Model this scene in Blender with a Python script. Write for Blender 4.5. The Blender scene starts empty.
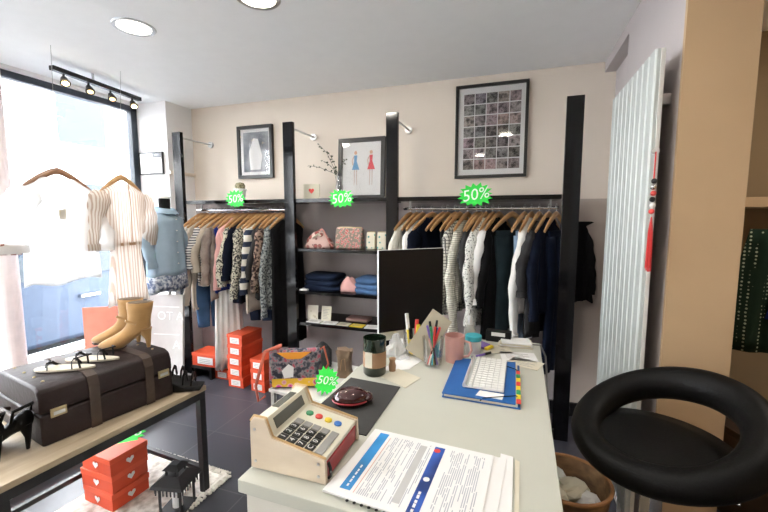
import bpy, bmesh, math, random
from mathutils import Vector, Matrix
R = math.radians
random.seed(7)
SC = bpy.context.scene
COL = SC.collection

# ------------------------------------------------------------------ camera, world, light, exposure
cam = bpy.data.objects.new('camera', bpy.data.cameras.new('camera')); COL.objects.link(cam)
cam.data.sensor_width = 36; cam.data.lens = 18.0; cam.data.clip_start = 0.02
cam.location = (0, 0, 1.5); cam.rotation_euler = (R(90 - 5.8), 0, R(18.8))
SC.camera = cam
SC.view_settings.view_transform = 'Standard'; SC.view_settings.look = 'None'
SC.view_settings.gamma = 1; SC.view_settings.use_curve_mapping = False
SC.view_settings.exposure = 0.58

w = bpy.data.worlds.new('world'); SC.world = w; w.use_nodes = True
bg = w.node_tree.nodes['Background']; bg.inputs[0].default_value = (0.92, 0.96, 1.0, 1); bg.inputs[1].default_value = 16.0

def area(name, loc, size, power, col=(1, .94, .84), rot=(0, 0, 0), shape='DISK', sizey=None):
    l = bpy.data.lights.new(name, 'AREA'); l.shape = shape; l.size = size; l.energy = power; l.color = col
    if sizey: l.size_y = sizey
    o = bpy.data.objects.new(name, l); COL.objects.link(o); o.location = loc; o.rotation_euler = rot
    return o
CEIL = 2.56
LAMPS = [(-2.06, 1.70), (-1.22, 1.68), (-0.15, 0.95), (-0.6, -0.6), (-2.1, -0.3), (1.45, 1.75)]  # last lamp is added, out of view, to brighten the back room
for (x, y) in LAMPS:
    area('downlight_light', (x, y, CEIL - .03), .16, 6.5 if (x, y) != (-.15, .95) else 5)

# ------------------------------------------------------------------ materials
def nodemat(name):
    m = bpy.data.materials.new(name); m.use_nodes = True
    nt = m.node_tree; return m, nt, nt.nodes['Principled BSDF']
def c4(c): return (c[0], c[1], c[2], 1)
def plain(name, col, rough=.5, metal=0, var=.06, scale=12, bump=0, bscale=80, spec=.5, coat=0, sheen=0):
    m, nt, p = nodemat(name)
    tc = nt.nodes.new('ShaderNodeTexCoord'); n = nt.nodes.new('ShaderNodeTexNoise'); n.inputs['Scale'].default_value = scale
    nt.links.new(tc.outputs['Object'], n.inputs['Vector'])
    cr = nt.nodes.new('ShaderNodeValToRGB'); e = cr.color_ramp.elements
    e[0].position = .3; e[1].position = .7
    e[0].color = c4([max(0, k * (1 - var)) for k in col]); e[1].color = c4([min(1, k * (1 + var)) for k in col])
    nt.links.new(n.outputs['Fac'], cr.inputs[0]); nt.links.new(cr.outputs[0], p.inputs['Base Color'])
    p.inputs['Roughness'].default_value = rough; p.inputs['Metallic'].default_value = metal
    p.inputs['Specular IOR Level'].default_value = spec; p.inputs['Coat Weight'].default_value = coat
    if sheen: p.inputs['Sheen Weight'].default_value = sheen
    if bump:
        n2 = nt.nodes.new('ShaderNodeTexNoise'); n2.inputs['Scale'].default_value = bscale
        nt.links.new(tc.outputs['Object'], n2.inputs['Vector'])
        b = nt.nodes.new('ShaderNodeBump'); b.inputs['Strength'].default_value = bump; b.inputs['Distance'].default_value = .004
        nt.links.new(n2.outputs['Fac'], b.inputs['Height']); nt.links.new(b.outputs[0], p.inputs['Normal'])
    return m
def pattern(name, kind, a, b, scale=30, pos=.5, rough=.9, bump=.3, soft=.02, sheer=0, c=None, axis='Z'):
    """woven or printed cloth: stripes / speckle / dots / grid / knit in object space"""
    m, nt, p = nodemat(name)
    tc = nt.nodes.new('ShaderNodeTexCoord')
    if kind in ('stripes', 'knit'):
        t = nt.nodes.new('ShaderNodeTexWave'); t.wave_type = 'BANDS'; t.bands_direction = axis
        t.inputs['Scale'].default_value = scale; t.inputs['Distortion'].default_value = .6 if kind == 'stripes' else .3
        out = t.outputs['Fac']
    elif kind == 'speckle':
        t = nt.nodes.new('ShaderNodeTexNoise'); t.inputs['Scale'].default_value = scale; t.inputs['Detail'].default_value = 4; out = t.outputs['Fac']
    elif kind == 'dots':
        t = nt.nodes.new('ShaderNodeTexVoronoi'); t.inputs['Scale'].default_value = scale; t.inputs['Randomness'].default_value = .15; out = t.outputs['Distance']
    elif kind == 'blotch':
        t = nt.nodes.new('ShaderNodeTexVoronoi'); t.inputs['Scale'].default_value = scale; out = t.outputs['Distance']
    elif kind == 'grid':
        t = nt.nodes.new('ShaderNodeTexBrick'); t.offset = 0; t.inputs['Scale'].default_value = scale
        t.inputs['Mortar Size'].default_value = .06; t.inputs['Brick Width'].default_value = .5; t.inputs['Row Height'].default_value = .5; out = t.outputs['Fac']
    mp = nt.nodes.new('ShaderNodeMapping'); nt.links.new(tc.outputs['Object'], mp.inputs[0]); nt.links.new(mp.outputs[0], t.inputs['Vector'])
    if kind == 'grid': mp.inputs['Rotation'].default_value = (0, R(90), 0)
    cr = nt.nodes.new('ShaderNodeValToRGB'); e = cr.color_ramp.elements
    e[0].position = max(0, pos - soft); e[1].position = min(1, pos + soft); e[0].color = c4(a); e[1].color = c4(b)
    if c: k = cr.color_ramp.elements.new(min(.99, pos + .12)); k.color = c4(c)
    nt.links.new(out, cr.inputs[0]); nt.links.new(cr.outputs[0], p.inputs['Base Color'])
    p.inputs['Roughness'].default_value = rough; p.inputs['Specular IOR Level'].default_value = .2
    bm_ = nt.nodes.new('ShaderNodeBump'); bm_.inputs['Strength'].default_value = bump; bm_.inputs['Distance'].default_value = .004
    nt.links.new(out, bm_.inputs['Height']); nt.links.new(bm_.outputs[0], p.inputs['Normal'])
    if sheer: make_sheer(nt, p, sheer, cr.outputs[0])
    return m
def make_sheer(nt, p, fac, colout):
    o = nt.nodes['Material Output']; tl = nt.nodes.new('ShaderNodeBsdfTranslucent'); tr = nt.nodes.new('ShaderNodeBsdfTransparent')
    nt.links.new(colout, tl.inputs[0])
    m1 = nt.nodes.new('ShaderNodeMixShader'); m1.inputs[0].default_value = .55
    nt.links.new(p.outputs[0], m1.inputs[1]); nt.links.new(tl.outputs[0], m1.inputs[2])
    m2 = nt.nodes.new('ShaderNodeMixShader'); m2.inputs[0].default_value = fac
    nt.links.new(m1.outputs[0], m2.inputs[1]); nt.links.new(tr.outputs[0], m2.inputs[2]); nt.links.new(m2.outputs[0], o.inputs[0])
def sheer(name, col, fac):
    m = plain(name, col, .9, var=.03); nt = m.node_tree
    cr = [n for n in nt.nodes if n.type == 'VALTORGB'][0]; make_sheer(nt, nt.nodes['Principled BSDF'], fac, cr.outputs[0]); return m
def glassy(name, tint=(1, 1, 1), fac=.12, rough=.02):
    m, nt, p = nodemat(name)
    o = nt.nodes['Material Output']; tr = nt.nodes.new('ShaderNodeBsdfTransparent'); tr.inputs[0].default_value = c4(tint)
    gl = nt.nodes.new('ShaderNodeBsdfGlossy'); gl.inputs['Roughness'].default_value = rough
    fr = nt.nodes.new('ShaderNodeLayerWeight'); fr.inputs[0].default_value = .25
    ad = nt.nodes.new('ShaderNodeMath'); ad.operation = 'MULTIPLY_ADD'; ad.inputs[1].default_value = .6; ad.inputs[2].default_value = fac * .4
    nt.links.new(fr.outputs['Fresnel'], ad.inputs[0])
    mx = nt.nodes.new('ShaderNodeMixShader'); nt.links.new(ad.outputs[0], mx.inputs[0])
    nt.links.new(tr.outputs[0], mx.inputs[1]); nt.links.new(gl.outputs[0], mx.inputs[2]); nt.links.new(mx.outputs[0], o.inputs[0]); return m
def emit(name, col, s):
    m, nt, p = nodemat(name); p.inputs['Emission Color'].default_value = c4(col); p.inputs['Emission Strength'].default_value = s
    p.inputs['Base Color'].default_value = c4(col); return m
def wood(name, a, b, scale=3, axis='Y', rough=.5, stretch=8):
    m, nt, p = nodemat(name)
    tc = nt.nodes.new('ShaderNodeTexCoord'); mp = nt.nodes.new('ShaderNodeMapping')
    s = [stretch * scale] * 3; s['XYZ'.index(axis)] = scale; mp.inputs['Scale'].default_value = s
    n = nt.nodes.new('ShaderNodeTexNoise'); n.inputs['Detail'].default_value = 6; n.inputs['Scale'].default_value = 1.5
    cr = nt.nodes.new('ShaderNodeValToRGB'); cr.color_ramp.elements[0].position = .35; cr.color_ramp.elements[1].position = .68
    cr.color_ramp.elements[0].color = c4(a); cr.color_ramp.elements[1].color = c4(b)
    nt.links.new(tc.outputs['Object'], mp.inputs[0]); nt.links.new(mp.outputs[0], n.inputs['Vector'])
    nt.links.new(n.outputs['Fac'], cr.inputs[0]); nt.links.new(cr.outputs[0], p.inputs['Base Color']); p.inputs['Roughness'].default_value = rough
    return m
def tiles(name, a, grout, size=.45, rough=.35, msize=.008):
    m, nt, p = nodemat(name)
    tc = nt.nodes.new('ShaderNodeTexCoord'); t = nt.nodes.new('ShaderNodeTexBrick'); t.offset = 0
    mp = nt.nodes.new('ShaderNodeMapping'); mp.inputs['Location'].default_value = (.13, .21, 0)
    nt.links.new(tc.outputs['Object'], mp.inputs[0]); nt.links.new(mp.outputs[0], t.inputs['Vector'])
    t.inputs['Scale'].default_value = 1; t.inputs['Brick Width'].default_value = size * 1.35; t.inputs['Row Height'].default_value = size
    t.inputs['Mortar Size'].default_value = msize * .5; t.inputs['Color1'].default_value = c4(a); t.inputs['Color2'].default_value = c4([k * 1.25 for k in a]); t.inputs['Mortar'].default_value = c4(grout)
    nt.links.new(t.outputs['Color'], p.inputs['Base Color'])
    n = nt.nodes.new('ShaderNodeTexNoise'); n.inputs['Scale'].default_value = 9
    r = nt.nodes.new('ShaderNodeMapRange'); r.inputs['To Min'].default_value = rough - .1; r.inputs['To Max'].default_value = rough + .15
    nt.links.new(n.outputs['Fac'], r.inputs[0]); nt.links.new(r.outputs[0], p.inputs['Roughness']); return m

M = {}
M['ceiling'] = plain('ceiling_paint', (.93, .94, .945), .9, var=.01)
M['wall'] = plain('cream_pink_paint', (.76, .675, .585), .85, var=.02, scale=3)
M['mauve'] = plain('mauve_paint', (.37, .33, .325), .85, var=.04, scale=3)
M['lilac'] = plain('lilac_paint', (.52, .475, .475), .85, var=.03, scale=3)
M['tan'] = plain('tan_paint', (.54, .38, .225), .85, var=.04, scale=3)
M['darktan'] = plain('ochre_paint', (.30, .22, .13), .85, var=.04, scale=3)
M['white_wall'] = plain('white_paint', (.86, .85, .84), .85, var=.01)
M['floor'] = tiles('slate_tiles', (.040, .041, .052), (.090, .090, .10))
M['black_gloss'] = plain('black_lacquer', (.004, .004, .005), .10, var=.1, spec=.28)
M['black'] = plain('black_matt', (.008, .008, .009), .5, var=.1, spec=.25)
M['black_metal'] = plain('black_steel', (.014, .014, .016), .4, var=.1)
M['chrome'] = plain('chrome', (.75, .75, .76), .15, 1)
M['steel'] = plain('brushed_steel', (.55, .55, .55), .35, 1)
M['alu'] = plain('aluminium', (.72, .72, .72), .4, .6)
M['glass'] = glassy('clear_glass')
M['pane'] = glassy('window_pane', fac=.05)
M['hanger'] = wood('hanger_wood', (.42, .23, .10), (.60, .36, .17), 6, 'Y', .4, 3)
M['hanger_dark'] = wood('brown_hanger_wood', (.20, .10, .06), (.30, .16, .09), 6, 'Y', .4, 3)
M['leather_bk'] = plain('black_leather', (.003, .003, .003), .5, bump=.12, bscale=160, spec=.16)
M['frame_bk'] = plain('black_frame', (.012, .011, .011), .3)
M['paper'] = plain('white_paper', (.80, .80, .80), .7, var=.02)
M['cream_paper'] = plain('cream_paper', (.66, .62, .50), .7, var=.04)
M['card_beige'] = plain('grey_card', (.40, .36, .27), .8, var=.06)
M['desk'] = plain('cream_laminate', (.515, .52, .455), .35, var=.01)
M['desk_side'] = plain('pale_laminate', (.62, .60, .54), .5, var=.01)
M['green'] = plain('fluorescent_green', (.03, .75, .07), .6, var=.03); 
M['chalk'] = plain('white_marker', (.85, .95, .85), .6)
M['orange'] = plain('orange_card', (.66, .070, .022), .5, var=.04)
M['orange_edge'] = plain('orange_lid', (.74, .095, .035), .5, var=.04)
M['white'] = plain('white_enamel', (.82, .82, .80), .3, var=.01)
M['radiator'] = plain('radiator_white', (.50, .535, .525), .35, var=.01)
M['blue_card'] = plain('blue_card', (.015, .11, .36), .5, var=.08, bump=.15)
M['red'] = plain('red_thread', (.62, .03, .03), .6)
M['red_plastic'] = plain('red_plastic', (.35, .03, .04), .3)
M['darkred'] = plain('dark_red_gloss', (.035, .004, .007), .08, coat=.6)
M['slate'] = plain('grey_mat', (.035, .035, .034), .8, bump=.2)
M['yellow'] = plain('yellow', (.80, .60, .03), .5); M['teal'] = plain('teal', (.05, .42, .50), .5); M['purple'] = plain('purple', (.20, .12, .45), .5)
M['blue'] = plain('blue_plastic', (.03, .18, .60), .4); M['greenp'] = plain('green_plastic', (.03, .30, .12), .4); M['redp'] = plain('bright_red', (.70, .06, .05), .4)
M['grey'] = plain('grey_plastic', (.30, .30, .29), .5); M['key_bk'] = plain('key_black', (.015, .015, .015), .35); M['lcd'] = plain('lcd_grey', (.12, .125, .11), .2)
M['ply'] = wood('plywood', (.60, .50, .38), (.70, .60, .47), 4, 'X', .5, 3); M['toy_cream'] = plain('cream_paint_toy', (.72, .70, .58), .4, var=.01)
M['ply_edge'] = plain('plywood_edge', (.55, .37, .18), .55)
M['tablewood'] = wood('pale_oak', (.30, .23, .15), (.52, .42, .30), 1.2, 'Y', .5, 10)
M['suitcase'] = plain('plum_brown_leather', (.014, .006, .006), .45, var=.25, scale=8, bump=.35, bscale=50, spec=.3)
M['strap'] = plain('brown_leather', (.050, .028, .018), .5, var=.2, bump=.2); M['brass'] = plain('aged_brass', (.42, .34, .20), .4, .8)
M['suede'] = plain('tan_suede', (.37, .205, .07), .9, var=.12, bump=.2, sheen=.3); M['suede_dark'] = plain('brown_lining', (.10, .06, .03), .8)
M['sole'] = plain('cream_sole', (.55, .50, .40), .6)
M['rug'] = pattern('woven_rug', 'speckle', (.50, .45, .40), (.86, .82, .77), 22, .5, soft=.12, bump=.6)
M['wicker'] = wood('woven_bark', (.09, .045, .018), (.30, .17, .07), 6, 'X', .6, 2)
M['mirror_green'] = plain('bottle_green_glass', (.01, .022, .012), .08, coat=.5)
M['kraft'] = plain('kraft_label', (.36, .22, .13), .8); M['pink'] = plain('pink_ceramic', (.62, .34, .30), .35)
M['asphalt'] = plain('asphalt', (.06, .065, .075), .9); M['facade'] = plain('pale_facade', (.86, .85, .84), .9)
M['carpaint'] = plain('blue_grey_car_paint', (.045, .060, .090), .5, 0, spec=.15); M['carglass'] = plain('car_glass', (.035, .045, .055), .3, spec=.2)
# cloth
F = {}
F['white'] = plain('white_cloth', (.74, .73, .71), .9, var=.05, bump=.3, bscale=30)
F['beige'] = plain('beige_cloth', (.55, .48, .40), .9, var=.06, bump=.3, bscale=30)
F['navy_stripe'] = pattern('white_navy_stripes', 'stripes', (.05, .05, .09), (.75, .74, .72), 14, .35)
F['taupe'] = pattern('taupe_check', 'speckle', (.24, .19, .17), (.33, .28, .25), 20, .5, soft=.15)
F['royal'] = plain('royal_blue_cloth', (.02, .04, .22), .9)
F['pink'] = plain('pink_cloth', (.70, .40, .38), .9, var=.05)
F['cream'] = pattern('cream_knit', 'knit', (.50, .48, .42), (.70, .68, .60), 40, .5, soft=.3)
F['cream_spk'] = pattern('cream_black_fleck', 'speckle', (.04, .04, .04), (.58, .56, .46), 60, .45, soft=.05)
F['tweed'] = pattern('tweed_knit', 'speckle', (.05, .05, .05), (.55, .53, .44), 75, .50, soft=.05)
F['navy'] = plain('navy_cloth', (.006, .009, .020), .9, var=.15, bump=.3, bscale=25)
F['band'] = pattern('cream_navy_bands', 'stripes', (.03, .04, .07), (.60, .58, .52), 3.2, .42, soft=.03)
F['monoband'] = pattern('black_white_bands', 'stripes', (.02, .02, .02), (.62, .62, .60), 5.5, .5, soft=.02)
F['brownprint'] = pattern('brown_print', 'speckle', (.03, .02, .02), (.28, .20, .16), 45, .5, soft=.05)
F['melange'] = pattern('blue_grey_melange', 'speckle', (.05, .06, .07), (.33, .36, .36), 70, .5, soft=.08)
F['black'] = plain('black_cloth', (.008, .008, .009), .95, bump=.3, bscale=30)
F['darkgrey'] = plain('charcoal_cloth', (.045, .045, .048), .95, bump=.3, bscale=30)
F['jean'] = plain('mid_blue_denim', (.06, .12, .24), .9, var=.25, scale=6, bump=.3); F['darkjean'] = plain('dark_denim', (.008, .014, .032), .9, var=.3, scale=5)
F['tealjean'] = plain('washed_grey_teal_denim', (.022, .036, .042), .9, var=.35, scale=5); F['lightjean'] = plain('light_blue_denim', (.26, .36, .50), .9, var=.15, scale=6)
F['grid'] = pattern('cream_window_check', 'grid', (.62, .61, .55), (.10, .10, .10), 22, .5)
F['rib'] = pattern('cream_ribbed_knit', 'knit', (.45, .43, .37), (.72, .70, .62), 22, .4, soft=.3, bump=.8)
F['spk_white'] = pattern('white_black_fleck', 'speckle', (.10, .11, .11), (.66, .66, .62), 90, .42, soft=.05)
F['denim_shirt'] = plain('pale_chambray', (.34, .45, .56), .9, var=.06, bump=.2)
F['border'] = pattern('navy_ikat_border', 'speckle', (.10, .13, .22), (.55, .60, .66), 40, .5, soft=.1)
F['sheer_white'] = sheer('sheer_white_voile', (.86, .86, .86), .25)
F['sheer_stripe'] = pattern('sheer_beige_stripe', 'stripes', (.60, .48, .40), (.86, .82, .78), 16, .42, soft=.15, sheer=.12, axis='Y')
F['coral'] = plain('coral_cloth', (.75, .30, .22), .9)

for k_, m_ in F.items():
    m_.node_tree.nodes['Principled BSDF'].inputs['Specular IOR Level'].default_value = .12

# ------------------------------------------------------------------ mesh helper
class B:
    def __init__(s): s.v = []; s.f = []; s.mi = []; s.cur = 0
    def add(s, vs, fs):
        k = len(s.v); s.v += [tuple(v) for v in vs]
        for f in fs: s.f.append([i + k for i in f]); s.mi.append(s.cur)
        return s
    def box(s, x0, x1, y0, y1, z0, z1):
        return s.add([(x0, y0, z0), (x1, y0, z0), (x1, y1, z0), (x0, y1, z0), (x0, y0, z1), (x1, y0, z1), (x1, y1, z1), (x0, y1, z1)],
                     [(0, 3, 2, 1), (4, 5, 6, 7), (0, 1, 5, 4), (1, 2, 6, 5), (2, 3, 7, 6), (3, 0, 4, 7)])
    def loft(s, rings, cap=True, closed=True):
        n = len(rings[0]); k = len(s.v)
        vs = [p for r in rings for p in r]; fs = []
        for i in range(len(rings) - 1):
            for j in range(n if closed else n - 1):
                a = i * n + j; b = i * n + (j + 1) % n
                fs.append((a, b, b + n, a + n))
        if cap: fs.append(tuple(range(n - 1, -1, -1))); fs.append(tuple((len(rings) - 1) * n + j for j in range(n)))
        return s.add(vs, fs)
    def tube(s, pts, r, n=8, cap=True, flat=1.0, up=None):
        pts = [Vector(p) for p in pts]; rs = r if isinstance(r, (list, tuple)) else [r] * len(pts)
        rings = []; ref = Vector(up) if up else None
        for i, p in enumerate(pts):
            t = (pts[min(i + 1, len(pts) - 1)] - pts[max(i - 1, 0)]).normalized()
            if ref is None:
                ref = Vector((0, 0, 1)) if abs(t.z) < .9 else Vector((1, 0, 0))
            a = (ref - t * ref.dot(t)).normalized(); 
            if not up: ref = a
            b = t.cross(a)
            rings.append([p + a * math.cos(2 * math.pi * j / n) * rs[i] + b * math.sin(2 * math.pi * j / n) * rs[i] * flat for j in range(n)])
        return s.loft(rings, cap)
    def cyl(s, p0, p1, r0, r1=None, n=20): return s.tube([p0, p1], [r0, r0 if r1 is None else r1], n)
    def lathe(s, prof, c=(0, 0, 0), n=28, cap=True, sx=1, sy=1):
        return s.loft([[(c[0] + r * sx * math.cos(2 * math.pi * j / n), c[1] + r * sy * math.sin(2 * math.pi * j / n), c[2] + z) for j in range(n)] for r, z in prof], cap)
    def prism(s, poly, a0, a1, axis='z'):
        def P(u, v, a): return {'z': (u, v, a), 'y': (u, a, v), 'x': (a, u, v)}[axis]
        return s.loft([[P(u, v, a0) for u, v in poly], [P(u, v, a1) for u, v in poly]])
    def ball(s, c, rx, ry=None, rz=None, n=16, m=10):
        ry = ry or rx; rz = rz or rx
        rings = []
        for i in range(m + 1):
            th = math.pi * (i + .02) / (m + .04); 
            rings.append([(c[0] + rx * math.sin(th) * math.cos(2 * math.pi * j / n), c[1] + ry * math.sin(th) * math.sin(2 * math.pi * j / n), c[2] - rz * math.cos(th)) for j in range(n)])
        return s.loft(rings)
    def build(s, name, mat, parent=None, bevel=0, smooth=False, loc=None, rot=None):
        me = bpy.data.meshes.new(name); me.from_pydata(s.v, [], s.f)
        mats = mat if isinstance(mat, (list, tuple)) else [mat]
        for m in mats: me.materials.append(m)
        for p, i in zip(me.polygons, s.mi): p.material_index = min(i, len(mats) - 1)
        bm = bmesh.new(); bm.from_mesh(me); bmesh.ops.recalc_face_normals(bm, faces=bm.faces); bm.to_mesh(me); bm.free()
        o = bpy.data.objects.new(name, me); COL.objects.link(o)
        if parent: o.parent = parent
        if loc: o.location = loc
        if rot: o.rotation_euler = rot
        if smooth:
            for p in me.polygons: p.use_smooth = True
            if smooth != 'all':
                for e in me.edges: pass
                try: me.set_sharp_from_angle(angle=R(40))
                except Exception: pass
        if bevel:
            b = o.modifiers.new('bevel', 'BEVEL'); b.width = bevel; b.segments = 2; b.limit_method = 'ANGLE'; b.angle_limit = R(40)
        return o
def tag(o, label, cat, group=None):
    o['label'] = label; o['category'] = cat
    if group: o['group'] = group
    return o
def thing(name, label, cat, loc=(0, 0, 0), rotz=0, group=None, rot=None):
    o = bpy.data.objects.new(name, None); COL.objects.link(o); o.location = loc; o.rotation_euler = rot or (0, 0, rotz)
    o.empty_display_size = .05
    return tag(o, label, cat, group)
def struct(o): o['kind'] = 'structure'; return o
def writing(txt, size, mat, parent, loc, rot, name='lettering', depth=.0006, align='CENTER', shear=0):
    cu = bpy.data.curves.new(name, 'FONT'); cu.body = txt; cu.size = size; cu.extrude = depth; cu.align_x = align; cu.align_y = 'CENTER'; cu.shear = shear
    cu.resolution_u = 3
    t = bpy.data.objects.new(name + '_c', cu); COL.objects.link(t); bpy.context.view_layer.update()
    me = bpy.data.meshes.new_from_object(t); bpy.data.objects.remove(t)
    me.materials.clear(); me.materials.append(mat)
    o = bpy.data.objects.new(name, me); COL.objects.link(o); o.parent = parent; o.location = loc; o.rotation_euler = rot
    return o

# ------------------------------------------------------------------ the room
struct(B().box(-3.55, 2.2, -2.0, 3.3, -.1, 0).build('floor', M['floor']))
struct(B().box(-3.55, 2.2, -2.0, 3.3, CEIL, CEIL + .1).build('ceiling', M['ceiling']))
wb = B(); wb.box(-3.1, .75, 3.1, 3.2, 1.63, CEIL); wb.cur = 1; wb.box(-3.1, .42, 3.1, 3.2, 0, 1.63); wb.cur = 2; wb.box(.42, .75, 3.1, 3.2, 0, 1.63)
struct(wb.build('wall_back', [M['wall'], M['mauve'], plain('shaded_wall_paint', (.47, .40, .345), .85, var=.03, scale=3)]))  # lower wall right of the posts: shade put into a darker wall colour
struct(B().box(-3.2, -3.07, 2.9, 3.2, 0, CEIL).build('wall_left', M['white_wall']))
struct(B().box(-3.55, -3.07, 2.8, 2.9, 0, CEIL).build('wall_left_return', M['white_wall']))
# right wall with shallow niche towards the corner
wr = B(); wr.box(.55, .75, 1.72, 2.5, 0, CEIL); wr.box(.62, .75, 2.5, 3.1, 0, CEIL); wr.box(.55, .62, 2.5, 3.1, 2.49, CEIL)
struct(wr.build('wall_right', M['lilac']))
struct(B().box(.55, .765, 1.70, 1.72, 0, CEIL).build('wall_pillar', M['tan']))
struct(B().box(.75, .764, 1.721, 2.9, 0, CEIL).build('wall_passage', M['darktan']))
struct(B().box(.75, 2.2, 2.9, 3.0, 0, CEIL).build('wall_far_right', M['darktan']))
struct(B().box(2.1, 2.2, -2.0, 3.0, 0, CEIL).build('wall_side', M['tan']))
struct(B().box(-3.55, 2.2, -2.1, -2.0, 0, CEIL).build('wall_front', M['wall']))
struct(B().box(.764, 2.1, 2.45, 2.9, 1.55, 1.60).build('trim_1', M['tan']))
struct(B().box(-3.05, .62, 3.08, 3.1, 0, .10).build('baseboard_back', M['black']))
struct(B().box(-3.07, -3.05, 2.8, 3.1, 1.9, 1.93).build('trim_2', M['wall']))
# window wall
ww = B(); ww.box(-3.55, -3.4, -2, 2.8, 0, .40); ww.box(-3.55, -3.4, -2, 2.8, 2.53, CEIL)
struct(ww.build('wall_window', M['white_wall']))
struct(B().cyl((-3.36, 1.66, 0), (-3.36, 1.66, CEIL), .075, n=24).build('wall_column', plain('pale_pink_paint', (.80, .70, .70), .8)))
struct(B().box(-3.42, -2.5, -.5, 2.3, 0, .10).build('trim_platform', M['white']))
struct(B().box(-3.55, -3.32, -.5, 2.8, .40, .43).build('trim_3', M['white']))
def window(name, y0, y1, z0=.43, z1=2.53):
    x = -3.46; f = B()
    f.box(x - .03, x + .03, y0, y0 + .05, z0, z1); f.box(x - .03, x + .03, y1 - .06, y1, z0, z1)
    f.box(x - .03, x + .03, y0, y1, z1 - .05, z1)
    o = struct(f.build(name, plain(name + '_frame', (.03, .04, .055), .4)))
    B().box(x - .004, x + .004, y0 + .05, y1 - .06, z0 + .04, z1 - .05).build('pane', M['pane'], o)
window('window_1', 1.72, 2.80); window('window_2', .1, 1.62); window('window_3', -1.95, .1)

# the street beyond the glass
struct(B().box(-20, -3.56, -12, 14, -.35, -.15).build('ground_street', M['asphalt']))
bd = thing('building', 'pale building across the street seen through the window', 'building', (-13, 2, -.15))
fb = B(); fb.box(-1, 0, -14, 14, 0, 7); fb.build('facade', M['facade'], bd)
for k in range(7):
    for zz in (1.0, 3.9):
        q = B(); q.box(0, .05, -9 + k * 3, -7.6 + k * 3, zz, zz + 1.7); q.build('window', M['carglass'], bd)
car = thing('car', 'blue-grey car parked in the street beyond the shop window', 'car', (-5.6, 3.1, -.15))
pr_ = [(-2.1, .25), (-2.15, .7), (-1.9, .88), (-1.2, .95), (-.6, 1.38), (.8, 1.40), (1.5, 1.0), (2.05, .92), (2.15, .6), (2.1, .25)]
B().prism(pr_, -.85, .85, 'x').build('body', M['carpaint'], car, .06, True)
B().prism([(-1.0, .98), (-.52, 1.32), (.72, 1.33), (1.25, 1.0)], -.87, .87, 'x').build('side_window', M['carglass'], car, .01)
for yy in (-1.35, 1.35):
    B().cyl((.62, yy, .32), (.9, yy, .32), .32, n=28).build('wheel', M['black'], car, .03)
    B().cyl((-.9, yy, .32), (-.62, yy, .32), .32, n=28).build('wheel', M['black'], car, .03)
B().box(.85, .90, -.1, .12, .72, .76).build('door_handle', M['chrome'], car, .01)

# ------------------------------------------------------------------ ceiling lamps
for i, (x, y) in enumerate(LAMPS):
    lab = ['round recessed ceiling light, the left one, nearer the window', 'round recessed ceiling light cut off by the top edge of the photo'][i] if i < 2 else 'round recessed ceiling light behind the counter number'
    if i >= 2: lab = ['round recessed ceiling light above the stool end of the counter', 'round recessed ceiling light behind the viewer in mid shop', 'round recessed ceiling light behind the viewer beside the window', 'added ceiling light, out of view, brightening the back room'][i - 2]
    t = thing('ceiling_light', lab, 'ceiling light', (x, y, CEIL), 0, 'recessed ceiling lights')
    B().lathe([(.085, -.004), (.105, -.006), (.11, 0), (.085, 0), (.085, -.004)], cap=False).build('trim_ring', M['steel'], t, 0, True)
    B().lathe([(.001, -.003), (.086, -.003), (.086, -.001), (.001, -.001)]).build('diffuser', emit('lamp_glow', (1, .93, .80), 7), t)
tr = thing('track_light', 'black ceiling track with small spotlights in front of the window', 'track light', (-2.97, 1.82, 2.50), R(7))
B().box(-.02, .02, 0, .72, -.02, .01).build('track', M['black_metal'], tr, .003)
B().cyl((0, .3, .01), (0, .3, .06), .008, n=8).build('ceiling_mount', M['steel'], tr)
for k, yy in enumerate((.08, .26, .44, .64)):
    s_ = B(); s_.cyl((0, yy, -.02), (0, yy, -.05), .007, n=8); s_.cyl((.0, yy, -.05), (.035, yy - .02, -.09), .018, .03, 16)
    sp = s_.build('spotlight', M['black_metal'], tr, 0, True)
    B().ball((.037, yy - .021, -.093), .02, .02, .014).build('bulb', emit('warm_bulb', (1, .72, .35), 14 if k in (0, 3) else 1.5), sp, 0, 'all')

# ------------------------------------------------------------------ display racks
PY = 2.70; WALL = 3.10
posts = [(-2.86, .09, 'leftmost glossy black display post, beside the window alcove'), (-1.725, .088, 'glossy black display post left of the bag shelves'),
         (-.86, .088, 'glossy black display post right of the bag shelves, behind the monitor'), (.33, .10, 'rightmost glossy black display post beside the white radiator')]
for x, wd, lab in posts:
    t = thing('display_post', lab, 'post', (x, PY, 0), 0, 'black display posts')
    B().box(-wd / 2, wd / 2, 0, .035, 0, 2.245).build('upright', M['black_gloss'], t, .002)
    B().cyl((.02, .035, 2.20), (.02, WALL - PY - .005, 2.20), .008, n=10).build('rod', M['steel'], t, 0, True)
    B().cyl((.02, WALL - PY - .02, 2.20), (.02, WALL - PY, 2.20), .028, n=20).build('wall_disc', M['steel'], t, 0, True)
bays = [(-2.813, -1.77, 'left'), (-1.679, -.905, 'middle'), (-.815, .278, 'right')]
for x0, x1, nm in bays:
    tag(B().box(x0, x1, PY + .02, WALL - .002, 1.615, 1.645).build('shelf', M['black_gloss'], None, .002), {'left': 'black top shelf above the left clothes rail', 'middle': 'black top shelf holding the vase and the fashion drawing', 'right': 'black top shelf above the right clothes rail, under the photo collage'}[nm], 'shelf', 'glossy black shelves')
x0, x1 = bays[1][0], bays[1][1]
for z, lab in ((1.245, 'black shelf carrying the patterned handbags'), (.895, 'black shelf carrying the folded jeans'), (.63, 'black shelf carrying cards and booklets')):
    tag(B().box(x0, x1, PY + .03, WALL - .002, z - .025, z).build('shelf', M['black_gloss'], None, .002), lab, 'shelf', 'glossy black shelves')
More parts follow.
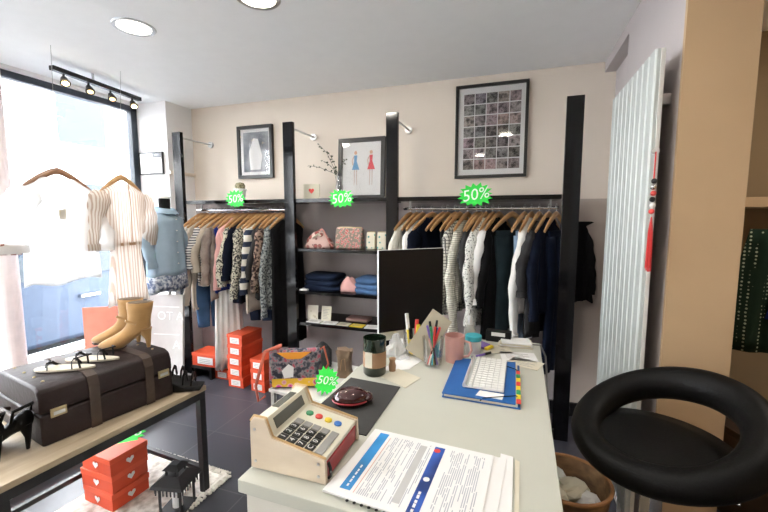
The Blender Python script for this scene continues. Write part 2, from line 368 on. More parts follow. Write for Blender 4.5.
RZ = 1.562; RY = 2.855
for x0, x1, nm in (bays[0], bays[2]):
    t = thing('clothes_rail', 'chrome clothes rail of the %s rack' % nm, 'clothes rail', ((x0 + x1) / 2, RY, RZ), 0, 'chrome clothes rails')
    h = (x1 - x0) / 2 - .004
    B().cyl((-h, 0, 0), (h, 0, 0), .011, n=14).build('bar', M['chrome'], t, 0, True)
    for s in (-1, 1): B().box(s * (h - .05) - .006, s * (h - .05) + .006, -.006, .006, .0, .053).build('bracket', M['steel'], t)

# ------------------------------------------------------------------ hangers and garments
def hanger(label, x, y, z, rot, mat=None, group=None, hw=.20, hook=True):
    t = thing('clothes_hanger', label, 'clothes hanger', (x, y, z), rot, group)
    pts = [(0, hw * u, -.052 - .115 * abs(u) ** 1.35) for u in [i / 6 for i in range(-6, 7)]]
    B().tube(pts, [.010 + .011 * (1 - abs(i / 6)) ** .6 for i in range(-6, 7)], 10, True, .6, up=(0, 0, 1)).build('shoulder_bar', mat or M['hanger'], t, 0, True)
    if hook:
        hp = [(0, .0165 * math.sin(a), .0165 * math.cos(a) - .001) for a in [R(d) for d in range(-100, 181, 20)]] + [(0, 0, -.03), (0, 0, -.05)]
        B().tube(hp, .0022, 6).build('hook', M['steel'], t, 0, True)
    return t
def garment(name, label, cat, x, y, z, rot, mat, length=.6, hw=.20, th=.035, flare=1.0, sleeve=0, smat=None, collar=None, waist=1.0, seed=0, group=None, swid=.05, spread=.03, folds=5, hem=None, amp=.5, neckw=.07, drop=.0):
    rnd = random.Random(seed + int(abs(x) * 1000)); ph = rnd.random() * 6; ph2 = rnd.random() * 6
    t = thing(name, label, cat, (x, y, z), rot, group)
    cat_fold = x > -2.6 or y > 2.6; N = 44; swid *= rnd.uniform(.85, 1.2); spread += rnd.uniform(-.015, .02); sway = rnd.uniform(-.03, .03); bend = rnd.uniform(.0, .05)
    zs = [(-.092, neckw), (-.098, neckw + .015), (-.125, hw * .66), (-.150, hw * .88), (-.175, hw), (-.205, hw * .985), (-.26, hw * .94)]
    nz = 11; z0 = -.26
    for i in range(1, nz + 1):
        k = i / nz; zz = z0 - (length - .20) * k
        wv = .94 + (waist - .94) * math.sin(min(1, k * 1.4) * math.pi / 2) if waist != 1.0 and k < .6 else 0
        if waist != 1.0: wv = (waist + (.94 - waist) * abs(1 - 2.2 * k)) if k < .45 else waist + (flare - waist) * (k - .45) / .55
        else: wv = .94 + (flare - .94) * k
        zs.append((zz, hw * wv))
    def ring(i, zz, h, sc=1):
        k = min(1, max(0, (-zz - .1) / max(.1, length)))
        tt = (th if i > 1 else th * .55) * (.6 if i < 3 else 1) * (1 + .25 * k)
        r = []
        for j in range(N):
            a = 2 * math.pi * j / N; cy, sx = math.cos(a), math.sin(a)
            f = amp * (.25 + k) * (.6 * math.sin(folds * cy * 2.2 + ph + k * 1.5) + .4 * math.sin(folds * 4.1 * cy + ph2 - k * 2))
            px = tt * (abs(sx) ** .7) * (1 if sx > 0 else -1) + th * f * (1 if abs(sx) > .2 else .4)
            py = h * cy * (1 + .02 * math.sin(3 * a + ph))
            r.append((px * sc + (0), py * sc, zz + .012 * k * math.sin(4 * a + ph)))
        return r
    b = B(); rings = [ring(i, zz, h) for i, (zz, h) in enumerate(zs)]
    lz, lh = zs[-1]; rings.append([(p[0] * .8, p[1] * .93, p[2] + .015) for p in rings[-1]])
    if hem:
        cut = hem[0]; k = len(rings) - 1 - cut
        b.loft(rings[:k + 1], True); body = b.build('body', mat, t, 0, 'all')
        B().loft(rings[k:], True).build('hem_border', hem[1], t, 0, 'all')
    else:
        b.loft(rings, True); body = b.build('body', mat, t, 0, 'all')
    if sleeve:
        for s in (-1, 1):
            L = sleeve * (1 + .06 * rnd.uniform(-1, 1)); pts = []; rr = []
            for i in range(17):
                k = i / 16
                pts.append((.012 * math.sin(k * 5 + ph + s) + sway * k + .0, s * (hw - bend * s * (k - .3) * (k > .3) - .035 + (.035 + spread) * min(1, k * 2.2) ** .8 + .01 * math.sin(7 * k + ph2)), -.185 - L * k + (.02 if i == 0 else 0)))
                rr.append(swid * (.62 if i == 0 else 1 - .30 * k) * (1 + (.12 if cat_fold else .05) * math.sin(i * 1.5 + ph + s)))
            B().tube(pts, rr, 14, True, .62, up=(0, 1, 0)).build('sleeve', smat or mat, t, 0, 'all')
            e = Vector(pts[-1]); B().tube([e + Vector((0, 0, .03)), e - Vector((0, 0, .012))], [rr[-1] * 1.12, rr[-1] * 1.15], 14, True, .62, up=(0, 1, 0)).build('cuff', smat or mat, t, 0, True)
    if collar:
        rings = []
        for k2, (zz, sc) in enumerate([(-.105, 1.45), (-.075, 1.15), (-.065, 1.1), (-.08, .85), (-.11, .9)]):
            rings.append([(th * .8 * sc * math.sin(2 * math.pi * j / 20), neckw * 1.05 * sc * math.cos(2 * math.pi * j / 20), zz - .012 * math.sin(2 * math.pi * j / 20)) for j in range(20)])
        B().loft(rings, False).build('collar', collar, t, 0, 'all')
    return t
def trousers(label, x, y, z, rot, mat, length=.75, hw=.16, top=-.13, group=None, name='jeans', cat='trousers'):
    t = thing(name, label, cat, (x, y, z), rot, group); rnd = random.Random(int(abs(x) * 999)); ph = rnd.random() * 6
    B().loft([[(.022 * math.sin(2 * math.pi * j / 24), hw * .98 * math.cos(2 * math.pi * j / 24), zz) for j in range(24)] for zz in (top, top - .04)]).build('waistband', mat, t, .003, True)
    for s in (-1, 1):
        rings = []
        for i in range(12):
            k = i / 11; h = hw * (.52 - .16 * k)
            rings.append([((.024 + .006 * math.sin(9 * k + ph + j)) * math.sin(2 * math.pi * j / 18) + .01 * math.sin(k * 6 + s), s * hw * .47 * (1 - .1 * k) + h * math.cos(2 * math.pi * j / 18), top - .035 - length * k) for j in range(18)])
        B().loft(rings).build('trouser_leg', mat, t, 0, 'all')
    return t

GL = 'clothes on the left rail'; GR = 'clothes on the right rail'
# x, kind, fabric, length, sleeve, description
left = [
 (-2.76, 'blouse', 'white', .66, .30, 'sheer white blouse nearest the window on the left rail'),
 (-2.70, 'cardigan', 'beige', .85, .62, 'beige long-sleeved cardigan beside the white blouse on the left rail'),
 (-2.63, 'sweater', 'navy_stripe', .62, .34, 'white sweater with thin navy stripes on the left rail'),
 (-2.56, 'top', 'beige', .58, .36, 'plain pale beige top just left of the taupe tunic'),
 (-2.49, 'tunic', 'taupe', .74, .48, 'taupe-grey woven tunic on the left rail'),
 (-2.42, 'dress', 'royal', .66, .0, 'royal blue garment between the taupe tunic and the pink one'),
 (-2.36, 'shirt', 'pink', .60, .52, 'pale pink long-sleeved shirt on the left rail'),
 (-2.30, 'cardigan', 'cream_spk', .58, .45, 'cream cardigan with black front beside the pink shirt'),
 (-2.24, 'top', 'navy', .75, .40, 'navy top in the middle of the left rail'),
 (-2.175, 'sweater', 'tweed', .60, .55, 'cream and black tweed sweater with long sleeves'),
 (-2.11, 'top', 'beige', .82, .0, 'long thin beige vest behind the banded sweater'),
 (-2.065, 'sweater', 'band', .55, .50, 'sweater with broad cream and navy bands'),
 (-2.015, 'top', 'darkgrey', .70, .40, 'charcoal top right of the banded sweater'),
 (-1.965, 'blouse', 'brownprint', .62, .48, 'dark brown printed blouse near the right end of the left rail'),
 (-1.905, 'coat', 'melange', .78, .70, 'blue-grey melange knit coat at the right end of the left rail'),
 (-1.845, 'dress', 'black', 1.12, .0, 'long black dress last on the left rail, against the post'),
]
for i, (x, nm, fb_, L, sl, lab) in enumerate(left):
    rot = R(random.uniform(-14, -4)); dz = 0
    hanger('wooden hanger of the ' + lab, x, RY, RZ + .011, rot, None, 'wooden hangers on the left rail')
    garment(nm, lab, 'clothing', x, RY, RZ + .005, rot, F[fb_], L, .19, .030, 1.0 if nm != 'dress' else 1.1, sl, None, F[fb_] if nm in ('shirt', 'coat', 'blouse') else None, seed=i, group=GL, swid=.048)
# lower hanging pieces of the left rack
low = thing('low_rail', 'thin chrome bar carrying the jeans and the white gown below the left rail', 'clothes rail', (-2.29, 3.0, 1.08))
B().cyl((-.52, 0, 0), (.51, 0, 0), .008, n=10).build('bar', M['chrome'], low, 0, True)
trousers('mid blue jeans hanging below the striped sweater', -2.66, 2.80, 1.06, R(-40), F['jean'], .50, .14, -.04)
trousers('dark blue jeans hanging above the orange shoe boxes', -2.16, 2.88, 1.0, R(-70), F['darkjean'], .36, .13, -.04)
garment('gown', 'long white floor-length gown hanging behind the taupe tunic', 'dress', -2.455, 2.80, 1.50, R(-50), F['white'], 1.32, .10, .05, 1.35, seed=77, folds=7, amp=.6)

right = [
 (-.76, 'cardigan', 'cream', .60, .50, 'cream knitted cardigan first on the right rail beside the post', -20),
 (-.71, 'top', 'darkgrey', .60, .0, 'charcoal vest between the two pale cardigans of the right rail', -18),
 (-.665, 'cardigan', 'white', .62, .55, 'pale grey-white cardigan second from the post on the right rail', -22),
 (-.59, 'jacket', 'navy', .62, .50, 'navy jacket hanging above the black monitor', -32),
 (-.42, 'shirt', 'black', .60, .0, 'black sleeveless top behind the window-check cardigan', -22),
 (-.385, 'cardigan', 'grid', .70, .66, 'cream cardigan with thin black window check', -22),
 (-.33, 'cardigan', 'rib', .62, .70, 'cream ribbed cardigan with long sleeves right of the monitor', -20),
 (-.265, 'top', 'darkgrey', .60, .35, 'charcoal top right of the ribbed cream cardigan', -20),
 (-.20, 'coat', 'spk_white', .78, .62, 'white coat flecked with black in the middle of the right rail', -22),
 (-.155, 'sweater', 'white', .50, .45, 'off-white soft sweater with its sleeve folded up, on the right rail', -20),
 (-.11, 'jacket', 'black', .86, .48, 'black jacket between the off-white sweater and the grey-teal jeans', -24),
 (.105, 'shirt', 'white', .66, .66, 'crisp white shirt hanging with a rolled cuff near the light jeans', -22),
 (.155, 'top', 'darkgrey', .82, .40, 'dark grey top between the white shirt and the navy coat', -22),
 (.215, 'coat', 'navy', .66, .52, 'navy coat with rolled sleeve next to the rightmost post', -26),
]
for i, (x, nm, fb_, L, sl, lab, a) in enumerate(right):
    rot = R(a)
    hanger('wooden hanger of the ' + lab, x, RY, RZ + .011, rot, None, 'wooden hangers on the right rail')
    garment(nm, lab, 'clothing', x, RY, RZ + .005, rot, F[fb_], L, .19, .030, 1.0, sl, None, F[fb_] if nm in ('shirt', 'coat', 'jacket') else None, seed=40 + i, group=GR, swid=.057)
for x, a, lab in ((-.51, -26, 'bare wooden hanger right of the navy jacket'), (-.475, -26, 'bare wooden hanger left of the window-check cardigan'), (-.235, -24, 'bare wooden hanger beside the flecked white coat')):
    hanger(lab, x, RY, RZ + .011, R(a), None, 'wooden hangers on the right rail')
for x, a, f_, lab, L, hw in ((-.02, -38, 'tealjean', 'washed grey-teal jeans hanging in the middle of the right rail', .80, .17), (.06, -24, 'lightjean', 'light blue jeans hanging beside the white shirt', .86, .13), (.262, -24, 'darkjean', 'dark blue jeans at the far right end of the right rail', .95, .13)):
    hanger('wooden hanger of the ' + lab, x, RY, RZ + .011, R(a), None, 'wooden hangers on the right rail')
    trousers(lab, x, RY, RZ, R(a), F[f_], L, hw, -.155)
garment('coat', 'black coat hung on the wall right of the rightmost post', 'clothing', .44, 3.04, 1.56, R(-90), F['black'], .60, .055, .035, 1.9, .42, seed=5, swid=.035, spread=.015)

# window garments
t = hanger('dark brown wooden hanger carrying the sheer white blouse in the window', -2.63, 1.60, 1.83, R(4), M['hanger_dark'], hw=.20)
B().tube([(0, 0, .015), (0, .02, .68)], .0012, 5).build('thread', M['grey'], t)
g = garment('blouse', 'sheer white batwing blouse hanging in the shop window', 'clothing', -2.63, 1.60, 1.825, R(4), F['sheer_white'], .66, .21, .05, 1.05, .34, seed=3, swid=.10, spread=.05, folds=4, amp=.3, neckw=.10)
B().box(.052, .056, -.05, -.01, -.34, -.28).build('price_tag', M['cream_paper'], g)
B().tube([(.0, -.30, -.47), (.0, -.305, -.53)], .075, 14, True, .62, up=(0, 1, 0)).build('patterned_cuff', pattern('embroidered_cuff', 'speckle', (.30, .12, .10), (.75, .70, .66), 60, .5), g, 0, True)
t = hanger('pale wooden hanger carrying the striped dress in the window', -2.63, 2.0, 1.83, R(6), None, hw=.17)
B().tube([(0, 0, .015), (0, .05, .68)], .0012, 5).build('thread', M['grey'], t)
g = garment('dress', 'beige striped sheer dress with tied waist hanging in the shop window', 'clothing', -2.63, 2.0, 1.825, R(6), F['sheer_stripe'], .88, .19, .045, .80, .36, seed=9, swid=.075, spread=.045, waist=.58, folds=4, amp=.3, neckw=.06)
B().loft([[(.05 * math.sin(2 * math.pi * j / 24), .118 * math.cos(2 * math.pi * j / 24), z) for j in range(24)] for z in (-.505, -.525)]).build('waist_tie', M['kraft'], g, 0, True)
B().tube([(.052, .0, -.10), (.06, .004, -.25), (.056, .0, -.50)], .003, 6).build('button_strip', M['kraft'], g)
mq = thing('mannequin', 'black bust mannequin on a thin stand wearing the pale denim shirt', 'mannequin', (-2.72, 2.42, .10))
B().lathe([(.055, 1.55), (.055, 1.50), (.05, 1.45), (.08, 1.41), (.15, 1.37), (.15, 1.2), (.12, 1.0), (.13, .85), (.05, .82)], sx=.38).build('bust', M['black'], mq, 0, True)
B().cyl((0, 0, .02), (0, 0, .84), .012, n=12).build('pole', M['steel'], mq)
B().lathe([(.15, 0), (.15, .012), (.02, .02)]).build('base', M['steel'], mq)
B().lathe([(.056, 1.55), (.056, 1.565), (.01, 1.575)], sx=.6).build('neck_cap', M['white'], mq, 0, True)
g = garment('shirt', 'pale blue denim shirt dress with dark patterned hem beside the window post', 'clothing', -2.72, 2.42, 1.64, R(14), F['denim_shirt'], .68, .185, .085, 1.12, .36, F['denim_shirt'], F['denim_shirt'], seed=4, swid=.062, folds=3, amp=.12, hem=(4, F['border']))
for k in range(5): B().ball((.10, -.01, -.16 - .09 * k), .005).build('button', M['white'], g)

# ------------------------------------------------------------------ pictures and top-shelf objects
def framed(name, label, x0, x1, z0, z1, y, fw=.02, d=.03, mat_w=.05, tilt=0, inner=None, fm=None):
    cx = (x0 + x1) / 2; t = thing(name, label, 'picture', (cx, y, z0), 0, None, (R(tilt), 0, 0))
    w_, h = (x1 - x0), (z1 - z0); f = B()
    f.box(-w_ / 2, w_ / 2, -d, 0, 0, fw); f.box(-w_ / 2, w_ / 2, -d, 0, h - fw, h)
    f.box(-w_ / 2, -w_ / 2 + fw, -d, 0, fw, h - fw); f.box(w_ / 2 - fw, w_ / 2, -d, 0, fw, h - fw)
    f.build('frame', fm or M['frame_bk'], t, .002)
    B().box(-w_ / 2 + fw, w_ / 2 - fw, -.012, -.003, fw, h - fw).build('mount', inner or M['paper'], t)
    B().box(-w_ / 2 + fw, w_ / 2 - fw, -.0225, -.0215, fw, h - fw).build('glass', M['pane'], t)
    return t, w_, h
t, w_, h = framed('photo_collage', 'large black framed collage of thirty-five small photographs', -.462, .066, 1.80, 2.495, WALL - .002, .022)
rnd = random.Random(3)
for r in range(7):
    for c in range(5):
        cw = .078; ch = .074; px = -w_ / 2 + .062 + c * .084; pz = h - .062 - (r + 1) * .0815 + .003
        g_ = rnd.uniform(.03, .14); colr = [g_ * rnd.uniform(1.0, 1.5), g_ * rnd.uniform(.85, 1.1), g_ * rnd.uniform(.8, 1.15)]
        pm = pattern('snapshot', 'speckle', [k * .35 for k in colr], [min(1, k * 1.6 + .02) for k in colr], 30, .5, .4, 0, .15, c=[k * 2.4 + .12 for k in colr])
        pm.node_tree.nodes['Mapping'].inputs['Location'].default_value = (r * 3.1, c * 1.7, r + c)
        B().box(px, px + cw, -.0135, -.012, pz, pz + ch).build('photo', pm, t)
t, w_, h = framed('framed_photo', 'black framed grey photograph of a pale garment above the left rail', -2.512, -2.125, 1.862, 2.345, WALL - .002, .03, inner=M['paper'])
B().box(-w_ / 2 + .06, w_ / 2 - .05, -.0135, -.012, .06, h - .06).build('photo', pattern('grey_photo', 'speckle', (.06, .07, .09), (.50, .52, .56), 5, .5, .4, 0, .2), t)
B().prism([(-.06, .08), (.05, .08), (.075, .2), (.03, .36), (-.02, .37), (-.07, .25)], -.0145, -.0135, 'y').build('pale_figure', M['paper'], t)
t, w_, h = framed('fashion_drawing', 'black framed drawing of two women in blue and red dresses on the shelf', -1.45, -1.03, 1.647, 2.16, 3.055, .035, .03, tilt=-3)
for (cx, dm) in ((-.055, plain('blue_ink', (.16, .36, .60), .8)), (.085, plain('red_ink', (.70, .08, .10), .8))):
    z = .30
    B().prism([(cx - .014, z + .07), (cx + .014, z + .07), (cx + .010, z + .02), (cx + .035, z - .05), (cx - .032, z - .05), (cx - .012, z + .02)], -.0145, -.012, 'y').build('drawn_dress', dm, t)
    q = B(); q.ball((cx, -.0135, z + .092), .014, .001, .016, 12, 6); q.build('drawn_head', plain('skin_ink', (.65, .40, .28), .8), t)
    q = B(); q.tube([(cx - .013, -.0135, z + .065), (cx - .032, -.0135, z + .03), (cx - .024, -.0135, z - .01)], .003, 5); q.build('drawn_arm', plain('skin_ink_b', (.65, .45, .36), .8), t)
    q = B(); q.prism([(cx - .014, z - .05), (cx - .006, z - .05), (cx - .010, z - .18), (cx - .014, z - .18)], -.014, -.012, 'y'); q.prism([(cx + .006, z - .05), (cx + .014, z - .05), (cx + .012, z - .18), (cx + .008, z - .18)], -.014, -.012, 'y'); q.build('drawn_legs', plain('pale_ink', (.62, .50, .46), .8), t)
t, w_, h = framed('small_picture', 'small dark framed picture on the wall beside the window', -3.42, -3.12, 1.90, 2.105, 2.798, .012, .02)
t = thing('card_stand', 'small white card with a red heart on the top shelf', 'card', (-1.61, 2.86, 1.647), R(8))
B().box(-.07, .07, 0, .012, 0, .125).build('card', M['cream_paper'], t, .001)
B().prism([(0, .045), (.022, .068), (.022, .082), (.010, .088), (0, .078), (-.010, .088), (-.022, .082), (-.022, .068)], -.003, 0, 'y').build('red_heart', M['redp'], t)
t = thing('vase', 'clear glass vase on the top shelf with dark leafy twigs', 'vase', (-1.345, 2.84, 1.646))
B().lathe([(.028, 0), (.034, .01), (.030, .10), (.018, .15), (.022, .18), (.019, .18), (.016, .15), (.027, .10), (.030, .012)], cap=False).build('bottle', M['glass'], t, 0, True)
rnd = random.Random(5)
for k, (ex, ez) in enumerate(((-.26, .27), (-.16, .43), (-.08, .36), (.07, .30), (-.13, .30))):
    pts = [(0, 0, .02), (ex * .15, .0, .2), (ex * .6, -.02, .2 + (ez - .2) * .7), (ex, -.03, ez)]
    tw = B().tube(pts, [.0022, .002, .0016, .001], 5).build('twig', M['black'], t)
    lf = B()
    for q in range(9):
        f_ = .35 + .65 * q / 8; a = [Vector(p) for p in pts]; i = min(2, int(f_ * 3)); p = a[i].lerp(a[i + 1], f_ * 3 - i) if i < 3 else a[3]
        d = Vector((rnd.uniform(-1, 1), rnd.uniform(-1, .4), rnd.uniform(-.6, 1))).normalized(); s_ = d.cross(Vector((0, 1, .3))).normalized() * .007; L = d * .024
        lf.add([p, p + L * .5 + s_, p + L, p + L * .5 - s_, p + L * .5 + Vector((0, .002, 0))], [(0, 1, 4), (1, 2, 4), (2, 3, 4), (3, 0, 4)])
    lf.build('leaves', plain('dark_olive_leaf', (.05, .06, .03), .7), tw)
t = thing('potted_cactus', 'small round cactus in a white pot on the left top shelf', 'potted plant', (-2.30, 2.83, 1.646))
B().lathe([(.038, 0), (.05, .085), (.056, .085), (.056, .10), (.048, .10), (.045, .08)], cap=True).build('pot', M['white'], t, 0, True)
q = B(); q.lathe([(.012, .085), (.038, .10), (.044, .125), (.034, .148), (.008, .156)], n=24)
q.build('cactus', pattern('spiny_green', 'speckle', (.12, .11, .05), (.45, .40, .28), 90, .5, soft=.1), t, 0, True)

def burst(label, loc, w_, h, rot=(0, 0, 0), txt='50%', seed=1):
    rnd = random.Random(seed); pts = []; n = 15
    for k in range(n * 2):
        a = 2 * math.pi * k / (2 * n); rr = rnd.uniform(.92, 1.08) if k % 2 == 0 else rnd.uniform(.70, .78)
        sq = 1 / max(abs(math.cos(a)), abs(math.sin(a))) ** .45
        pts.append((w_ / 2 * rr * sq * math.cos(a), h / 2 * rr * sq * math.sin(a)))
    t = thing('sale_sign', label, 'sign', loc, 0, 'fluorescent green sale signs', rot)
    B().prism(pts, 0, .0025, 'y').build('starburst', M['green'], t)
    writing(txt, min(h * .80, w_ * .46), M['chalk'], t, (0, -.0012, 0), (R(90), R(-6), 0), 'hand_lettering', .001, shear=.15)
    return t
burst('green starburst 50% sign on the shelf edge above the left rail', (-2.243, PY - .004, 1.652), .20, .15, (0, 0, 0), '50%', 2)
burst('green starburst 50% sign on the shelf edge under the fashion drawing', (-1.262, PY - .004, 1.640), .215, .14, (0, 0, 0), '50%', 3)
burst('green starburst 50% sign on the shelf edge above the right rail', (-.262, PY - .004, 1.650), .235, .155, (0, R(-4), 0), '50%', 4)

# ------------------------------------------------------------------ objects on the middle shelves
Z2, Z3, Z4 = 1.246, .896, .631
pk = pattern('pink_zigzag', 'blotch', (.50, .12, .12), (.66, .45, .40), 45, .35, soft=.1, c=(.25, .22, .18))
pk2 = pattern('pink_patchwork', 'blotch', (.42, .10, .10), (.70, .50, .46), 22, .3, soft=.15, c=(.24, .14, .12))
t = thing('handbag', 'slouchy pink patchwork handbag at the left of the bag shelf', 'handbag', (-1.535, 2.86, Z2), R(10))
q = B(); rings = []
for i in range(9):
    k = i / 8; z = .135 * k; wx = .125 * (1 - .72 * k ** 1.8) ; wy = .06 * (1 - .6 * k)
    rings.append([(wx * math.cos(2 * math.pi * j / 24) * (1 + .08 * math.sin(5 * j + i)) - .01, wy * math.sin(2 * math.pi * j / 24) * (1 + .12 * math.sin(3 * j + i)), z) for j in range(24)])
q.loft(rings).build('bag_body', pk2, t, 0, 'all')
B().tube([(-.04, 0, .12), (.02, -.01, .155), (.05, -.04, .13), (.085, -.05, .06), (.12, -.05, .015)], .008, 8, flat=.5).build('strap', plain('rose_leather', (.50, .20, .17), .6), t, 0, True)
B().tube([(-.05, -.045, .085), (0, -.055, .115), (.02, -.05, .10)], .008, 8).build('zip_trim', M['cream_paper'], t)
t = thing('clutch_bag', 'upright pink and red zigzag clutch in the middle of the bag shelf', 'handbag', (-1.265, 2.86, Z2))
B().prism([(-.04, 0), (.04, 0), (.035, .10), (.012, .168), (-.012, .168), (-.035, .10)], -.115, .115, 'x').build('pouch', pk, t, .008, True)
B().box(-.10, .10, -.008, .008, .165, .175).build('zip', M['brass'], t, .002)
for k, (x, lab) in enumerate(((-1.075, 'small cream patterned purse beside the zigzag clutch'), (-.985, 'small cream patterned purse at the right end of the bag shelf'))):
    t = thing('purse', lab, 'purse', (x, 2.85, Z2), R(5))
    B().prism([(-.028, 0), (.028, 0), (.024, .09), (.006, .135), (-.006, .135), (-.024, .09)], -.036, .036, 'x').build('pouch', pattern('cream_teal_floral', 'blotch', (.06, .30, .28), (.66, .62, .50), 28, .25, soft=.05), t, .006, True)
    B().box(-.03, .03, -.006, .006, .133, .141).build('zip', M['brass'], t)
def folded(label, x, y, z, w_, d, h, mat, n=3, rot=0, cat='trousers', name='folded_jeans'):
    t = thing(name, label, cat, (x, y, z), rot)
    for i in range(n):
        z0 = h * i / n; z1 = h * (i + 1) / n - .003; ww = w_ * (1 - .05 * i)
        q = B(); rings = []
        for (zz, s) in ((z0, .93), (z0 + (z1 - z0) * .3, 1), (z0 + (z1 - z0) * .7, 1), (z1, .93)):
            rings.append([(ww / 2 * s * max(-1, min(1, 1.25 * math.cos(2 * math.pi * j / 28))) + .004 * math.sin(j * 2 + i), d / 2 * s * max(-1, min(1, 1.25 * math.sin(2 * math.pi * j / 28))), zz + .006 * math.sin(j * .45 + i) * (i > 0 or zz > z0)) for j in range(28)])
        q.loft(rings).build('fold', mat, t, 0, 'all')
    return t
folded('stack of folded dark navy jeans on the jeans shelf', -1.50, 2.88, Z3, .32, .24, .135, F['darkjean'], 3)
folded('folded mid blue jeans at the right of the jeans shelf', -1.07, 2.87, Z3, .24, .24, .125, F['jean'], 3, R(-8))
t = thing('scarf', 'crumpled pale pink scarf between the folded jeans', 'scarf', (-1.265, 2.84, Z3)); q = B()
rings = []
for i in range(8):
    k = i / 7; rings.append([(.085 * math.cos(a) * (1 - k ** 2 * .8) * (1 + .15 * math.sin(3 * a + i)), .05 * math.sin(a) * (1 - k ** 2 * .7) * (1 + .2 * math.sin(4 * a + i)), .115 * k + .008 * math.sin(3 * a)) for a in [2 * math.pi * j / 24 for j in range(24)]])
q.loft(rings).build('bundle', F['pink'], t, 0, 'all')
tag(B().box(-1.70 + .03, -1.60, 2.735, 2.80, Z3, Z3 + .012).build('price_label', M['paper'], None, .001), 'small white label at the left end of the jeans shelf', 'label')
for x, tl, lab, mt_ in ((-1.60, 6, 'small white photo card with a pale flower on the lowest shelf', 'a'), (-1.475, -4, 'small cream card with fine print beside the flower card', 'b')):
    t = thing('card', lab, 'card', (x, 2.82, Z4), R(tl), None, (R(-8), 0, R(tl)))
    B().box(-.046, .046, 0, .006, 0, .125).build('board', pattern('flower_card', 'blotch', (.55, .50, .38), (.78, .75, .66), 30, .3, soft=.1) if mt_ == 'a' else M['cream_paper'], t, .001)
    if mt_ == 'b':
        q = B()
        for k in range(7): q.box(-.030, .028 - .01 * (k % 3), -.0006, 0, .02 + k * .013, .023 + k * .013)
        q.build('print_lines', M['grey'], t)
bk = [(-1.56, 2.79, .12, .09, 'white', 'white booklet under the flower card'), (-1.42, 2.78, .13, .08, 'paper', 'pale leaflet in the middle of the lowest shelf'), (-1.29, 2.78, .10, .08, 'cream_paper', 'leaflet with brown print on the lowest shelf'),
      (-1.17, 2.775, .11, .08, 'yellow', 'yellow leaflet on the lowest shelf'), (-1.03, 2.78, .14, .09, 'paper', 'white leaflet at the right end of the lowest shelf')]
for x, y, w_, d, m_, lab in bk:
    t = thing('leaflet', lab, 'leaflet', (x, y, Z4), R(random.uniform(-6, 6)), 'leaflets on the lowest shelf')
    B().box(-w_ / 2, w_ / 2, -d / 2, d / 2, 0, .006).build('pages', M[m_], t, .001)
    q = B()
    for k in range(3): q.box(-w_ * .35, w_ * (.3 - .1 * (k % 2)), -d * .3 + k * .02, -d * .3 + k * .02 + .006, .006, .0066)
    q.build('print_lines', M['grey'] if m_ != 'cream_paper' else M['strap'], t)
t = thing('tray', 'flat rose-coloured pouch lying at the back of the lowest shelf', 'pouch', (-1.22, 2.93, Z4)); B().box(-.10, .10, -.06, .06, 0, .03).build('pouch_body', plain('dusty_rose', (.32, .18, .16), .7), t, .012, True)
B().box(-.09, .09, -.062, -.058, .012, .016).build('zip', M['brass'], t)

# ------------------------------------------------------------------ shoe boxes
def heart_mark(parent, loc, rot, s=.022):
    q = B(); q.prism([(0, -s), (s, 0), (s * .95, s * .6), (s * .4, s * .75), (0, s * .3), (-s * .4, s * .75), (-s * .95, s * .6), (-s, 0)], -.0004, .0006, 'z')
    o = q.build('logo_mark', M['paper'], parent); o.location = loc; o.rotation_euler = rot; return o
def shoebox(label, x, y, z, rot, w_, L, h, group, lab_end=True):
    """x = short end width, y = length; label on the end facing -y"""
    t = thing('shoe_box', label, 'shoe box', (x, y, z), rot, group)
    B().box(-w_ / 2 + .003, w_ / 2 - .003, -L / 2 + .003, L / 2 - .003, 0, h - .028).build('box', M['orange'], t, .001)
    B().box(-w_ / 2, w_ / 2, -L / 2, L / 2, h - .030, h - .001).build('lid', M['orange_edge'], t, .0015)
    if lab_end:
        B().box(-w_ * .28, w_ * .30, -L / 2 - .0008, -L / 2 + .003, h * .18, h * .72).build('size_label', M['paper'], t)
        q = B()
        for k in range(3): q.box(-w_ * .2, w_ * .22, -L / 2 - .0014, -L / 2, h * (.28 + k * .13), h * (.31 + k * .13))
        q.build('print_lines', M['grey'], t)
    else:
        heart_mark(t, (0, -L / 2 - .0006, h * .45), (R(90), 0, 0), .020); heart_mark(t, (w_ / 2 + .0006, 0, h * .45), (R(90), 0, R(90)), .020)
    return t
ordn = ['bottom', 'second from the bottom', 'middle', 'second from the top', 'top']
for k in range(5): shoebox('orange shoe box, %s of the five under the left rail' % ordn[k], -2.285 + random.uniform(-.006, .006), 2.80, .0 + k * .0955, R(random.uniform(-3, 3) - 3), .165, .27, .0955, 'orange shoe boxes under the left rail')
for k in range(3): shoebox('orange shoe box, %s of the low stack beside the tall one' % ['bottom', 'middle', 'top'][k], -2.045, 2.78, k * .0955, R(-4), .15, .25, .0955, 'orange shoe boxes under the left rail')
shoebox('lone orange shoe box on the floor behind the white gown', -2.53, 2.90, 0, R(0), .17, .27, .0955, 'orange shoe boxes under the left rail')
for k in range(2): shoebox('salmon-orange shoe box, %s of the pair below the blue jeans' % ['lower', 'upper'][k], -2.66, 2.60 + .2, .13 + k * .0, 0, .3, .2, .12, 'orange shoe boxes under the left rail') if k == 0 else None
t = thing('step', 'low dark wooden bench under the salmon shoe box', 'bench', (-2.66, 2.82, 0)); B().box(-.17, .07, -.12, .14, .10, .128).build('top', M['black'], t, .003)
for sx in (-.15, .04): B().box(sx - .012, sx + .012, -.1, .12, 0, .10).build('leg', M['black'], t)
for k in range(3): shoebox('orange shoe box with white marks, %s of three beneath the suitcase table' % ['bottom', 'middle', 'top'][k], -1.995 + [0, -.004, .004][k], 1.375, k * .095 + .004, R([-4, -1, -4][k]), .235, .20, .094, 'orange shoe boxes beneath the table', False)
